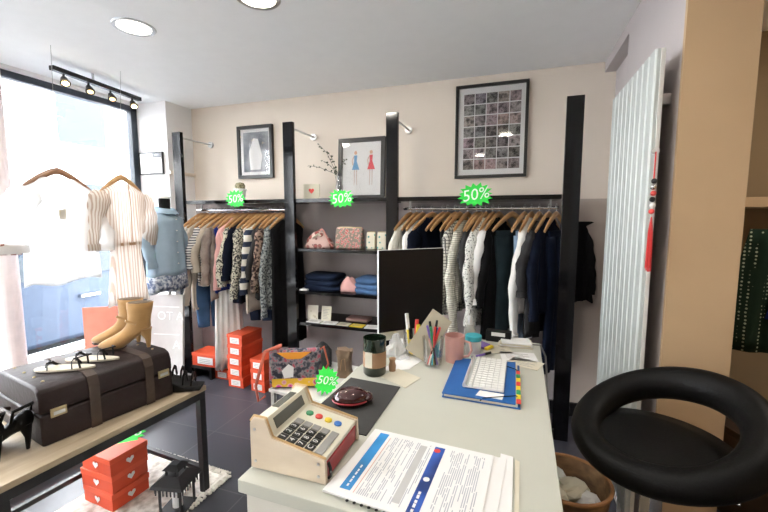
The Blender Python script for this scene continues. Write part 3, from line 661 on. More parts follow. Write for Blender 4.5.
bs = burst('green starburst sign lying on the three orange boxes', (-2.02, 1.44, .30), .24, .17, (R(-78), 0, R(40)), '50%', 8)

# rug and lantern
t = thing('rug', 'pale flecked woven rug with fringe on the dark floor', 'rug', (-1.86, 1.44, 0), R(-3))
q = B(); nx, ny = 16, 14; vs = []; fs = []
for i in range(nx + 1):
    for j in range(ny + 1): vs.append((-.30 + .60 * i / nx, -.36 + .62 * j / ny, .006 + .003 * math.sin(i * 1.7) * math.cos(j * 1.3)))
for i in range(nx):
    for j in range(ny): a = i * (ny + 1) + j; fs.append((a, a + ny + 1, a + ny + 2, a + 1))
q.add(vs, fs); q.add([(v[0], v[1], 0) for v in vs], [f[::-1] for f in fs]); q.build('weave', M['rug'], t, 0, True)
q = B(); rnd = random.Random(9)
for k in range(56):
    y = -.36 + .62 * k / 55; q.tube([(.295, y, .005), (.315, y + rnd.uniform(-.01, .01), .012), (.335, y + rnd.uniform(-.02, .02), .004)], .0075, 5)
for k in range(54):
    x = -.30 + .6 * k / 53; q.tube([(x, .255, .005), (x + rnd.uniform(-.01, .01), .272, .012), (x + rnd.uniform(-.02, .02), .29, .004)], .0075, 5)
o = q.build('fringe', plain('cream_wool', (.70, .66, .60), .9), t); o['kind'] = 'stuff'
t = thing('lantern', 'small black metal house-shaped lantern on the rug', 'lantern', (-1.60, 1.40, .010), R(12))
q = B()
for sx in (-1, 1):
    for sy in (-1, 1): q.box(sx * .055 - .005, sx * .055 + .005, sy * .055 - .005, sy * .055 + .005, 0, .15)
q.box(-.065, .065, -.065, .065, 0, .012); q.build('frame', M['black_metal'], t, .001)
B().loft([[(-.085, -.085, .15), (.085, -.085, .15), (.085, .085, .15), (-.085, .085, .15)], [(-.08, -.08, .165)] + [(.08, -.08, .165), (.08, .08, .165), (-.08, .08, .165)], [(-.04, -.04, .195), (.04, -.04, .195), (.04, .04, .195), (-.04, .04, .195)]]).build('roof', M['black_metal'], t)
q = B()
for sx in (-1, 1):
    for sy in (-1, 1): q.box(sx * .03 - .004, sx * .03 + .004, sy * .03 - .004, sy * .03 + .004, .195, .225)
q.loft([[(-.045, -.045, .225), (.045, -.045, .225), (.045, .045, .225), (-.045, .045, .225)], [(-.02, -.02, .245), (.02, -.02, .245), (.02, .02, .245), (-.02, .02, .245)]]); q.build('chimney', M['black_metal'], t)
q = B()
for s in (-1, 1):
    for k in range(7):
        a = -.06 + k * .02; q.box(a - .003, a + .003, s * .075 - .002, s * .075 + .002, .115, .152); q.box(s * .075 - .002, s * .075 + .002, a - .003, a + .003, .115, .152)
q.build('fretwork', M['black_metal'], t)
B().cyl((0, 0, .012), (0, 0, .08), .024, n=18).build('candle', M['paper'], t)

# ------------------------------------------------------------------ suitcase table
TT = thing('side_table', 'pale oak topped table with black steel frame by the window', 'table', (-1.575, 1.13, 0), R(-4.2))
B().box(-.62, 0, -.62, .44, .575, .60).build('table_top', M['tablewood'], TT, .002)
q = B(); q.box(-.61, -.005, .40, .435, .535, .574); q.box(-.61, -.005, -.615, -.58, .535, .574); q.box(-.04, -.005, -.58, .40, .535, .574); q.box(-.61, -.575, -.58, .40, .535, .574); q.build('apron', M['black_metal'], TT, .001)
for sx in (-.61, -.04):
    for sy in (-.42, .40): B().box(sx, sx + .035, sy, sy + .035, 0, .535).build('leg', M['black_metal'], TT, .001)
q = B(); q.box(-.60, -.02, -.415, -.39, .12, .145); q.box(-.60, -.02, .405, .43, .12, .145); q.box(-.60, -.575, -.39, .405, .12, .145); q.build('stretcher', M['black_metal'], TT, .001)
def on_table(lx, ly):
    a = R(-4.2); return (-1.575 + lx * math.cos(a) - ly * math.sin(a), 1.13 + lx * math.sin(a) + ly * math.cos(a))
# suitcase
S = thing('suitcase', 'vintage dark plum-brown suitcase with leather straps lying on the table', 'suitcase', (-1.882, 1.212, .601), R(-10.4))
W2, L2, H2 = .215, .265, .235
def ccase(z0, z1, top):
    prof = [(-W2, z0), (W2, z0), (W2, z1 - (.05 if top else 0))]
    if top: prof += [(W2 - .014, z1 - .014), (W2 - .05, z1), (-W2 + .05, z1), (-W2 + .014, z1 - .014), (-W2, z1 - .05)]
    else: prof += [(-W2, z1)]
    return prof
B().prism(ccase(0, .125, False), -L2, L2, 'y').build('lower_shell', M['suitcase'], S, .008, True)
B().prism(ccase(.129, H2, True), -L2, L2, 'y').build('lid', M['suitcase'], S, .010, True)
for yy in (-.08, .15):
    pts = [(W2 + .002, 0), (W2 + .002, H2 - .05), (W2 - .012, H2 - .012), (W2 - .05, H2 + .002), (-W2 + .05, H2 + .002), (-W2 + .012, H2 - .012), (-W2 - .002, H2 - .05), (-W2 - .002, 0)]
    q = B(); rings = []
    for (px, pz) in pts: rings.append([(px, yy - .02, pz), (px, yy + .02, pz), (px + (.003 if px > 0 else -.003), yy + .02, pz + .002), (px + (.003 if px > 0 else -.003), yy - .02, pz + .002)])
    q.loft(rings).build('strap', M['strap'], S)
for yy in (-.20, .225 - .0):
    lk = B().box(W2 + .001, W2 + .008, yy - .035, yy + .02, .108, .145).build('latch', M['brass'], S, .003)
    B().box(W2 + .008, W2 + .011, yy - .026, yy + .012, .118, .132).build('latch_plate', M['steel'], lk, .001)
q = B()
for (xx, yy) in ((-.15, -.22), (-.05, -.22), (.05, -.22), (.13, -.22), (-.15, .22), (.13, .22), (0, .22)): q.ball((xx, yy, H2 + .001), .006, .006, .004, 10, 6)
q.build('studs', M['brass'], S, 0, True)
B().tube([(-.08, -L2 - .004, .09), (-.07, -L2 - .03, .10), (.05, -L2 - .03, .10), (.06, -L2 - .004, .09)], .008, 8).build('handle', M['strap'], S, 0, True)
# ankle boots
def boot(label, loc, rot):
    t = thing('ankle_boot', label, 'shoe', loc, rot, 'tan heeled ankle boots')
    sl_ = [(.000, .125, .222, .027), (.006, .118, .238, .034), (.016, .105, .243, .037), (.028, .090, .232, .038), (.042, .072, .208, .037), (.058, .050, .176, .036), (.074, .022, .150, .034), (.088, .003, .130, .033), (.105, -.004, .114, .032), (.130, -.004, .102, .032), (.160, -.008, .098, .035), (.195, -.016, .100, .039), (.228, -.022, .100, .043)]
    secs = []
    for (z, yb, yf, hw) in sl_:
        c_ = (yb + yf) / 2; h_ = (yf - yb) / 2
        secs.append([(hw * math.cos(2 * math.pi * j / 24) * (1 - .25 * max(0, math.sin(2 * math.pi * j / 24)) * (1 if z < .05 else .2)), c_ + h_ * math.sin(2 * math.pi * j / 24), z + .006) for j in range(24)])
    B().loft(secs).build('upper', M['suede'], t, 0, 'all')
    B().lathe([(.036, .0), (.038, .002)], (0, .039, .2335), sy=1.45).build('lining', M['suede_dark'], t)
    B().tube([(0, .022, .100), (0, .020, .072), (0, .012, .045), (0, .012, .0)], [.030, .024, .014, .008], 14).build('heel', M['suede'], t, 0, True)
    B().prism([(-.006, .238), (-.028, .215), (-.035, .18), (-.030, .125), (.030, .125), (.035, .18), (.028, .215), (.006, .238)], 0, .006, 'z').build('sole', M['strap'], t)
    B().tube([(-.036, .05, .13), (-.03, .095, .145), (0, .112, .14), (.03, .09, .135), (.037, .04, .125)], .006, 8, flat=.5).build('strap', M['suede'], t, 0, True)
    B().tube([(.036, .07, .12), (.042, .052, .135), (.046, .066, .105)], .004, 6).build('tassel', M['strap'], t)
    return t
SZ = .601 + H2 + .003
boot('tan suede ankle boot standing at the front of the pair, nearer the viewer', (-1.745, 1.425, SZ), R(120))
boot('tan suede ankle boot standing behind its pair, nearer the window', (-1.865, 1.465, SZ), R(116))
def sandal(label, loc, rot, name='sandal'):
    t = thing(name, label, 'shoe', loc, rot, 'flat strappy sandals')
    q = B(); out = []
    for k in range(24):
        a = 2 * math.pi * k / 24; y = .12 * math.sin(a); out.append((.034 * math.cos(a) * (1 + .18 * math.sin(a)), y))
    q.prism(out, 0, .010, 'z').build('sole', M['sole'], t, .002)
    for (y, h) in ((.05, .03), (-.045, .045)): B().tube([(-.034, y, .01), (-.02, y + .008, h * .8), (0, y + .01, h), (.02, y + .008, h * .8), (.034, y, .01)], .005, 8, flat=.5).build('strap', M['black'], t, 0, True)
    B().tube([(0, .075, .01), (0, .07, .03), (0, .045, .034)], .004, 6).build('thong', M['black'], t)
    B().tube([(-.03, -.075, .012), (-.035, -.07, .06), (0, -.105, .062), (.035, -.07, .055), (.03, -.075, .012)], .004, 6).build('ankle_strap', M['black'], t, 0, True)
    B().ball((0, .055, .036), .010, .010, .006).build('bead', M['black_gloss'], t)
    return t
sandal('flat cream sandal with black straps, nearest the viewer on the suitcase', (-1.84, 1.085, SZ), R(118))
sandal('flat cream sandal with black straps behind the other sandal on the suitcase', (-1.84, 1.20, SZ), R(112))
# black shoes at the right end of the table, black heels at the left
def wedge(label, lx, ly, rot):
    x, y = on_table(lx, ly); t = thing('shoe', label, 'shoe', (x, y, .602), rot, 'black strappy wedges at the table end'); t.scale = (1.15, 1.0, 1.45)
    B().prism([(-.11, 0), (.11, 0), (.12, .016), (.03, .022), (-.04, .045), (-.11, .055)], -.033, .033, 'x').build('wedge_sole', M['black'], t, .006, True)
    for (y_, z_, h) in ((.07, .02, .05), (.03, .025, .055)): B().tube([(-.033, y_, z_), (-.02, y_, h), (0, y_, h + .008), (.02, y_, h), (.033, y_, z_)], .009, 8, flat=.4).build('strap', M['leather_bk'], t, 0, True)
    B().tube([(-.03, -.05, .05), (-.036, -.07, .09), (0, -.11, .098), (.036, -.07, .09), (.03, -.05, .05)], .010, 8, flat=.4).build('heel_counter', M['leather_bk'], t, 0, True)
    return t
wedge('black strappy wedge shoe at the table corner, nearer the viewer', -.085, .345, R(-62)); wedge('black strappy wedge shoe at the table corner, nearer the window', -.20, .375, R(-60))
def pump(label, lx, ly, rot):
    x, y = on_table(lx, ly); t = thing('high_heel_shoe', label, 'shoe', (x, y, .602), rot, 'black high heels on the table'); t.scale = (1.3, 1.0, 1.3)
    path = [(.20, .012, .010, .009), (.19, .014, .024, .014), (.16, .020, .032, .018), (.12, .034, .033, .020), (.08, .056, .030, .021), (.04, .078, .028, .026), (.01, .090, .026, .030), (-.005, .092, .018, .026)]
    B().loft([[(hw * math.cos(2 * math.pi * j / 18), yy, z + hh * math.sin(2 * math.pi * j / 18)) for j in range(18)] for yy, z, hw, hh in path]).build('upper', M['leather_bk'], t, 0, 'all')
    B().tube([(0, .008, .075), (0, .002, .04), (0, .006, 0)], [.018, .009, .005], 12).build('heel', M['leather_bk'], t, 0, True)
    B().tube([(-.026, .03, .09), (-.03, .01, .13), (0, -.02, .14), (.03, .01, .13), (.026, .03, .09)], .005, 8).build('ankle_strap', M['leather_bk'], t, 0, True)
    return t
pump('black high heel beside the suitcase at the left of the table', -.17, -.25, R(105)); pump('black high heel at the very left edge of the photo', -.17, -.34, R(105))
# boards standing behind the suitcase in the window display
t = thing('sign_board', 'pale grey board with white capital letters leaning behind the boots', 'sign', (-2.73, 2.33, .10), 0, None, (R(-5), 0, R(12)))
B().box(-.16, .16, 0, .025, 0, .76).build('board', plain('grey_board', (.50, .49, .49), .8), t, .001)
writing('OT A', .10, M['paper'], t, (.05, -.001, .58), (R(90), 0, 0)); writing('A', .10, M['paper'], t, (.105, -.001, .34), (R(90), 0, 0))
for zz in (.69, .46):
    q = B()
    q.box(-.10, .13, -.001, 0, zz - .035, zz - .028); q.build('faded_lettering', M['paper'], t)
t = thing('poster_board', 'coral red board standing in the window behind the boots', 'sign', (-2.95, 2.02, .10), 0, None, (0, 0, R(35)))
B().box(-.13, .10, 0, .012, .0, .72).build('board', F['coral'], t, .001)

# ------------------------------------------------------------------ counter
D = .93
t = thing('counter', 'long cream laminate shop counter', 'counter', (0, 0, 0))
B().prism([(-.556, .640), (.105, .625), (.123, 1.83), (-.50, 1.76), (-.552, 1.30)], D - .03, D, 'z').build('counter_top', M['desk'], t, .002)
B().prism([(-.546, .655), (.085, .645), (.10, 1.80), (-.49, 1.74), (-.54, 1.30)], 0.06, D - .031, 'z').build('body', M['desk_side'], t, .002)
B().prism([(-.52, .69), (.06, .68), (.07, 1.76), (-.46, 1.70), (-.51, 1.30)], 0, .06, 'z').build('plinth', M['black'], t)

# toy cash register
RG = thing('toy_cash_register', 'cream wooden toy cash register with plywood sides on the counter', 'cash register', (-.455, .775, D), 0)
sp = [(-.098, .002), (-.098, .108), (-.088, .122), (-.058, .122), (-.040, .080), (.090, .056), (.092, .002)]
for yy in (-.092, .082): B().prism(sp, yy, yy + .010, 'y').build('side_panel', M['ply'], RG, .0015)
ip = [(-.093, .004), (-.093, .106), (-.085, .119), (-.061, .119), (-.043, .077), (.086, .0535), (.086, .044), (.060, .044), (.060, .004)]
B().prism(ip, -.082, .082, 'y').build('housing', M['toy_cream'], RG, .001)
B().prism([(.058, .005), (.088, .005), (.088, .043), (.058, .043)], -.080, .080, 'y').build('drawer', M['red_plastic'], RG, .002)
q = B()
for yy in (-.087, .087):
    rng = [(-.098, .108), (-.088, .122), (-.058, .122), (-.040, .080), (.090, .056)]
    q.tube([(a, yy, b + .0006) for a, b in rng], .0052, 6, True, .25, up=(0, 0, 1))
q.build('edge_band', M['ply_edge'], RG)
for (a, b) in ((-.085, .095), (.075, .046), (-.085, .02), (.075, .018)): B().cyl((a, -.0925, b), (a, -.0935, b), .0035, n=12).build('screw', M['steel'], RG)
sl = math.atan2(.0235, .129)   # keypad slope
def onpad(u, v): return (-.043 + u * math.cos(sl), v, .077 - u * math.sin(sl))
B().tube([(.089, -.074, .042), (.094, -.074, .030), (.094, -.074, .012), (.089, -.074, .006)], .0035, 8).build('clip', M['black_metal'], RG, 0, True)
rows = [['1', '2', '3', ''], ['4', '5', '6', ''], ['7', '8', '9', ''], ['C', '0', '.', '']]
for r in range(4):
    for c in range(4):
        u = .016 + r * .0235; v = -.068 + c * .0228
        p = onpad(u, v); kb = B().box(-.0100, .0100, -.0098, .0098, 0, .003).build('key', M['key_bk'] if c < 3 else M['grey'], RG, .001, False, p, (0, sl, 0))
        if rows[r][c]: writing(rows[r][c], .018, M['paper'], kb, (0, 0, .0033), (0, 0, R(90)), 'numeral', .0002)
p = onpad(.111, -.034); B().box(-.0095, .0095, -.044, .044, 0, .003).build('bar_key', M['grey'], RG, .001, False, p, (0, sl, 0))
for r, m_ in enumerate(('greenp', 'redp', 'yellow', 'blue')):
    p = onpad(.020 + r * .0265, .045); B().lathe([(.0095, 0), (.0095, .003), (.006, .005), (.001, .0055)], n=20).build('round_button', M[m_], RG, 0, True, p, (0, sl, 0))
fs_ = math.atan2(.042, .018)
B().box(-.0125, .0125, -.062, .060, -.001, .001).build('display', M['lcd'], RG, 0, False, (-.0515, 0, .099), (0, fs_, 0))
B().box(-.009, .009, -.040, .040, -.0008, .0008).build('rear_display', M['lcd'], RG, 0, False, (-.073, .01, .1195), (0, 0, 0))

tag(B().prism([(-.535, 1.206), (-.347, 1.19), (-.350, .885), (-.548, .89)], D + .0005, D + .003, 'z').build('desk_mat', M['slate']), 'dark grey desk mat behind the toy cash register', 'mat')
t = thing('glasses_case', 'glossy dark red-black ladybird-shaped case on the grey mat', 'case', (-.457, 1.03, D + .0035), R(25))
B().lathe([(.01, 0), (.050, .002), (.056, .014), (.050, .032), (.030, .044), (.005, .047)], sx=1, sy=.72, n=32).build('shell', M['darkred'], t, 0, 'all')
B().lathe([(.0565, .012), (.058, .015), (.0565, .018)], sx=1, sy=.73, n=32, cap=False).build('rim', M['red_plastic'], t, 0, True)
B().ball((.05, 0, .018), .018, .026, .014).build('head', M['darkred'], t, 0, 'all')
# document folder with sleeves
t = thing('document_stack', 'stack of printed forms in a plastic sleeve at the front of the counter', 'papers', (0, 0, 0))
B().prism([(-.362, .665), (-.02, .64), (0.0, .895), (-.33, .915)], D + .0005, D + .006, 'z').build('ring_binder_sleeve', M['paper'], t, .001)
B().prism([(-.352, .66), (-.045, .635), (-.03, .893), (-.335, .912)], D + .0065, D + .009, 'z').build('printed_sheet', M['paper'], t)
def quad_print(nm, u0, u1, v0, v1, mat, par, z0=D + .0092, lift=.0003):
    A, Bq, Cq, Dq = Vector((-.352, .66)), Vector((-.045, .635)), Vector((-.03, .893)), Vector((-.335, .912))
    def P(u, v): a = A.lerp(Bq, u); b = Dq.lerp(Cq, u); return tuple(a.lerp(b, v))
    return [P(u0, v0), P(u1, v0), P(u1, v1), P(u0, v1)]
B().prism(quad_print('', .07, .15, .08, .95, None, t), D + .009, D + .0094, 'z').build('blue_header', plain('sky_blue_ink', (.03, .25, .60), .4, var=.5, scale=7), t)
bn = B().prism(quad_print('', .555, .635, .0, .93, None, t), D + .009, D + .0094, 'z').build('blue_banner', plain('deep_blue_ink', (.03, .10, .45), .4, var=.6, scale=9), t)
p = quad_print('', .58, .62, .9, .93, None, t)[0]; B().cyl((p[0], p[1] - .008, D + .0094), (p[0], p[1] - .008, D + .0098), .008, n=16).build('red_logo', M['redp'], bn)
p = quad_print('', .6, .62, .45, .5, None, t)[0]; B().cyl((p[0] - .002, p[1], D + .0094), (p[0] - .002, p[1], D + .0098), .007, n=16).build('white_logo', M['paper'], bn)
q = B(); rnd = random.Random(11)
for (ua, ub) in ((.20, .28), (.30, .38), (.41, .44), (.50, .535), (.69, .95)):
    u = ua
    while u < ub:
        v = .07
        while v < .92:
            L = rnd.uniform(.04, .28)
            if rnd.random() < .75: q.prism(quad_print('', u, u + .006, v, min(.93, v + L), None, t), D + .009, D + .0093, 'z')
            v += L + .02
        u += .0145
q.build('print_lines', plain('grey_ink', (.42, .44, .50), .8), t)
B().prism(quad_print('', .44, .495, .1, .9, None, t), D + .009, D + .0092, 'z').build('grey_table', plain('pale_grey_ink', (.50, .50, .50), .8), t)
B().prism(quad_print('', .175, .18, .07, .9, None, t), D + .009, D + .0093, 'z').build('red_rule', plain('pink_ink', (.65, .35, .30), .8), t)
q = B(); [q.prism(quad_print('', .105, .118, .12 + .05 * k, .15 + .05 * k + .01 * (k % 2), None, t), D + .0094, D + .0097, 'z') for k in range(6)]; q.build('header_lettering', M['paper'], t)
q = B(); [q.prism(quad_print('', .58, .598, .06 + .05 * k, .09 + .05 * k + .012 * (k % 2), None, t), D + .0094, D + .0097, 'z') for k in range(5)]; q.build('banner_lettering', M['paper'], t)
q = B()
for k in range(16): q.cyl((-.30 + k * .016, .652 - k * .0013, D + .0062), (-.30 + k * .016, .652 - k * .0013, D + .0068), .0035, n=10)
q.build('punched_holes', M['black'], t)
tag(B().prism([(-.018, .65), (.012, .65), (.014, .91), (-.015, .915)], D + .0005, D + .005, 'z').build('paper_stack', M['paper'], None, .001), 'edge of a white paper pile sticking out right of the printed forms', 'papers')
tag(B().prism([(.016, .655), (.024, .655), (.028, .90), (.018, .905)], D + .0005, D + .002, 'z').build('plastic_sleeve', M['cream_paper'], None), 'thin cream sheet under the right edge of the printed forms', 'papers')

# blue folder and keyboard
t = thing('folder', 'blue elastic folder with coloured index tabs on the counter', 'folder', (-.085, 1.335, D + .0005), 0)
B().prism([(-.118, -.17), (.118, -.175), (.118, .18), (-.118, .15)], 0, .003, 'z').build('back_cover', M['blue_card'], t, .001)
B().prism([(-.112, -.165), (.110, -.170), (.110, .175), (-.112, .145)], .003, .012, 'z').build('pages', M['cream_paper'], t)
B().prism([(-.118, -.17), (.104, -.175), (.104, .18), (-.118, .15)], .012, .015, 'z').build('front_cover', M['blue_card'], t, .001)
for k, m_ in enumerate(('redp', 'yellow', 'greenp', 'yellow', 'redp', 'yellow', 'greenp', 'redp')):
    B().box(.106, .119, -.165 + k * .033, -.138 + k * .033, .0125, .0145).build('index_tab', M[m_], t)
B().tube([(-.0, -.172, .008), (.01, -.168, .0165), (.104, -.12, .0165), (.118, -.115, .008)], .0018, 6).build('elastic', M['black'], t)
B().tube([(-.0, .165, .008), (.01, .16, .0165), (.104, .10, .0165), (.118, .095, .008)], .0018, 6).build('elastic', M['black'], t)
t = thing('keyboard', 'slim aluminium keyboard with white keys lying on the blue folder', 'keyboard', (-.078, 1.362, D + .017), R(-1))
B().box(-.064, .064, -.140, .140, 0, .006).build('base', M['alu'], t, .003)
B().cyl((-.060, -.138, .006), (-.060, .138, .006), .007, n=14).build('battery_tube', M['alu'], t, 0, True)
for r in range(6):
    n = 14 if r else 14
    for c in range(n):
        if r == 5 and 4 <= c <= 8: continue
        xx = -.042 + r * .0190; yy = -.129 + c * .0198 - 0
        hw = .0082 if r else .0045
        B().box(xx - hw, xx + hw, yy - .0086, yy + .0086, .006, .009).build('key', M['white'], t)
B().box(.0448, .0612, -.129 + 3.6 * .0198, -.129 + 8.4 * .0198, .006, .009).build('space_bar', M['white'], t)
tag(B().prism([(-.10, 1.18), (-.02, 1.175), (-.015, 1.215), (-.09, 1.22)], D + .0158, D + .0166, 'z').build('note', M['paper']), 'white note sticking out from beneath the keyboard', 'paper')

# pens, cups and jars
def cup(name, label, cat, x, y, r, h, mat, rt=None, wall=.003):
    t = thing(name, label, cat, (x, y, D + .001)); rt = rt or r
    B().lathe([(r, 0), (rt, h), (rt - wall, h), (r - wall, .004), (.001, .004)], cap=False).build('cup_body', mat, t, 0, True)
    return t
cup('pen_holder', 'clear glass holding coloured pens, between the grey card and the pink mug', 'pen holder', -.283, 1.415, .034, .11, M['glass'], .042)
pens = [('redp', .03, .01, .145, 'red'), ('redp', .012, -.015, .150, 'second red'), ('greenp', -.008, -.02, .150, 'green'), ('black', -.02, .01, .165, 'black'), ('purple', -.03, .0, .15, 'purple'), ('teal', .0, .02, .12, 'teal'), ('white', .02, .02, .14, 'white'), ('yellow', -.005, .005, .11, 'yellow'), ('black', .015, .015, .17, 'slim black'), ('pink', -.018, -.012, .10, 'pink')]
for m_, dx, dy, L, nm in pens:
    t = thing('pen', nm + ' pen standing in the clear glass holder', 'pen', (-.283 - dx * .3, 1.415 - dy * .3, D + .006), 0, 'pens in the clear holder')
    e = Vector((dx * 1.1, dy * 1.1, L)); b0 = Vector((-dx * .3, -dy * .3, 0)); mid = b0.lerp(e, .7)
    B().tube([b0, mid], [.0035, .0045], 8).build('barrel', M[m_], t, 0, True); B().tube([mid, e], [.0052, .0046], 8).build('cap', M[m_] if m_ != 'white' else M['blue'], t, 0, True)
t = cup('pen_holder', 'clear tumbler with highlighters behind the grey card', 'pen holder', -.385, 1.51, .036, .10, M['glass'], .042)
for dx, dy, L, m1, m2, nm in ((-.025, 0, .165, 'yellow', 'white', 'yellow highlighter with white cap in the rear tumbler'), (.01, .01, .14, 'redp', 'redp', 'red marker in the rear tumbler'), (.02, -.01, .125, 'black', 'yellow', 'black and yellow marker in the rear tumbler'), (-.005, -.02, .11, 'yellow', 'black', 'yellow marker with black cap in the rear tumbler')):
    t = thing('marker', nm, 'marker', (-.385 + dx * .5, 1.51 + dy * .5, D + .006), 0, 'markers in the rear tumbler')
    e = Vector((dx * .7, dy * .7, L)); B().tube([(0, 0, 0), e * .6], .0075, 10).build('barrel', M[m1], t, 0, True); B().tube([e * .6, e], [.0085, .008], 10).build('cap', M[m2], t, 0, True)
t = thing('card', 'blank grey-beige card leaning diagonally on the pen holders', 'card', (-.345, 1.440, D + .050), 0, None, (R(-6), R(33), R(4)))
B().box(-.045, .045, 0, .002, -.03, .165).build('sheet', M['card_beige'], t)
t = thing('card', 'teal card strip standing behind the pens', 'card', (-.283, 1.452, D + .02), 0, None, (R(-4), R(2), 0)); B().box(-.016, .016, 0, .002, 0, .165).build('sheet', M['teal'], t)
t = cup('mug', 'pale pink ceramic mug on the counter', 'mug', -.212, 1.49, .035, .105, M['pink'], .039)
B().tube([(.036, .0, .085), (.060, .0, .08), (.066, .0, .05), (.055, .0, .025), (.035, 0, .02)], .005, 8).build('handle', M['pink'], t, 0, True)
t = cup('jar', 'small glass jar with turquoise lid behind the blue folder', 'jar', -.150, 1.605, .032, .055, M['alu'])
B().cyl((0, 0, .055), (0, 0, .078), .034, n=28).build('lid', M['teal'], t, .003, True)
t = thing('hand_gel_bottle', 'small clear plastic bottle with narrow cap behind the pink mug', 'bottle', (-.175, 1.70, D + .001))
B().lathe([(.022, 0), (.024, .01), (.024, .07), (.012, .09), (.010, .095), (.001, .095)], n=24).build('bottle_body', plain('frosted_plastic', (.42, .41, .38), .25), t, 0, True)
B().lathe([(.011, .095), (.011, .13), (.008, .135), (.001, .136)], n=16).build('cap', M['alu'], t, 0, True)
t = thing('candle_jar', 'dark green glass candle jar with a kraft label', 'candle', (-.470, 1.275, D + .001))
B().lathe([(.038, 0), (.042, .006), (.042, .135), (.039, .135), (.038, .02), (.001, .02)], cap=False).build('glass_jar', M['mirror_green'], t, 0, True)
B().lathe([(.0425, .032), (.0425, .088)], cap=False, n=36).build('label', M['kraft'], t, 0, True)
B().box(-.020, .006, -.0445, -.0415, .035, .09).build('white_label', M['cream_paper'], t)
B().cyl((0, 0, .02), (0, 0, .075), .037, n=24).build('wax', M['cream_paper'], t)
t = thing('cork', 'small brown stopper beside the candle jar', 'stopper', (-.415, 1.315, D + .001)); B().lathe([(.012, 0), (.014, .02), (.010, .035), (.013, .048), (.001, .052)], n=18).build('stopper_body', M['kraft'], t, 0, True)
tag(B().prism([(-.44, 1.25), (-.33, 1.19), (-.30, 1.285), (-.40, 1.34)], D + .0005, D + .0015, 'z').build('paper_sheet', M['cream_paper']), 'cream sheet of paper lying right of the candle jar', 'paper')
tag(B().prism([(-.455, 1.30), (-.36, 1.345), (-.33, 1.47), (-.42, 1.50)], D + .0005, D + .0012, 'z').build('paper_sheet', M['paper']), 'white sheet of paper in front of the rear tumbler', 'paper')
t = thing('plastic_wrap', 'crumpled clear plastic bag beside the monitor foot', 'plastic bag', (-.445, 1.46, D + .001)); q = B(); rnd = random.Random(2); rings = []
for i in range(7):
    k = i / 6; rings.append([(.05 * math.cos(a) * (1 - .75 * k) * rnd.uniform(.75, 1.2), .04 * math.sin(a) * (1 - .7 * k) * rnd.uniform(.75, 1.2), .095 * k) for a in [2 * math.pi * j / 14 for j in range(14)]])
q.loft(rings).build('film', sheer('clear_film', (.75, .75, .75), .55), t)
t = thing('notepad_pile', 'untidy pile of white cards at the far right corner of the counter', 'papers', (.02, 1.77, D + .001))
for k in range(4): B().box(-.075 + .004 * k, .07 - .003 * k, -.045, .045, .005 * k, .005 * k + .0045).build('card', M['paper'] if k % 2 else M['cream_paper'], t, 0, False, None, (0, 0, R([0, 5, -3, 7][k])))
for k, (x, y, a, w_, d, lab) in enumerate(((.03, 1.62, 8, .07, .05, 'slip of paper in front of the white card pile'), (.055, 1.55, -20, .06, .045, 'cream receipt near the right edge of the counter'), (-.06, 1.68, 12, .06, .05, 'small cream slip left of the white card pile'))):
    t = thing('receipt', lab, 'paper', (x, y, D + .001), R(a)); B().box(-w_, w_, -d, d, 0, .001).build('sheet', M['cream_paper'] if k else M['paper'], t)
    q = B(); [q.box(-w_ * .7, w_ * (.6 - .3 * (j % 2)), -d * .6 + j * .014, -d * .6 + j * .014 + .003, .001, .0014) for j in range(5)]; q.build('print_lines', M['grey'], t)
t = thing('ticket_box', 'small black box with a white label at the back of the counter', 'box', (-.055, 1.80, D + .001), R(-5)); B().box(-.055, .055, -.02, .02, 0, .05).build('box_body', M['black'], t, .002); B().box(-.03, .03, -.021, -.02, .028, .045).build('label', M['paper'], t)
t = thing('packet', 'purple packet with yellow end between the jar and the black box', 'packet', (-.13, 1.70, D + .004), 0, None, (R(8), 0, R(-40))); B().box(-.06, .045, -.022, .022, 0, .014).build('wrapper', M['purple'], t, .004); B().box(.045, .062, -.021, .021, .001, .013).build('end_flap', M['yellow'], t, .003)
t = thing('pen', 'dark pen lying between the turquoise jar and the keyboard', 'pen', (-.115, 1.575, D + .006), R(50)); B().cyl((-.05, 0, 0), (.02, 0, 0), .0045, n=10).build('barrel', M['purple'], t, 0, True); B().cyl((.02, 0, 0), (.055, 0, 0), .0052, n=10).build('cap', M['black'], t, 0, True)
# monitor
t = thing('monitor', 'switched-off black monitor with thin silver rim on the counter', 'monitor', (-.425, 1.625, D + .001), R(44))
B().box(-.162, .162, -.004, .012, .035, .430).build('case', M['alu'], t, .004)
B().box(-.1605, .1605, -.0085, -.004, .075, .4285).build('screen', plain('dead_screen', (.005, .005, .006), .3, spec=.25), t)
B().prism([(-.05, -.02), (.05, -.02), (.05, .06), (-.05, .06)], 0, .004, 'z').build('foot', M['alu'], t, .002)
B().box(-.035, .035, .013, .022, .003, .2).build('stand_neck', M['alu'], t, .002)

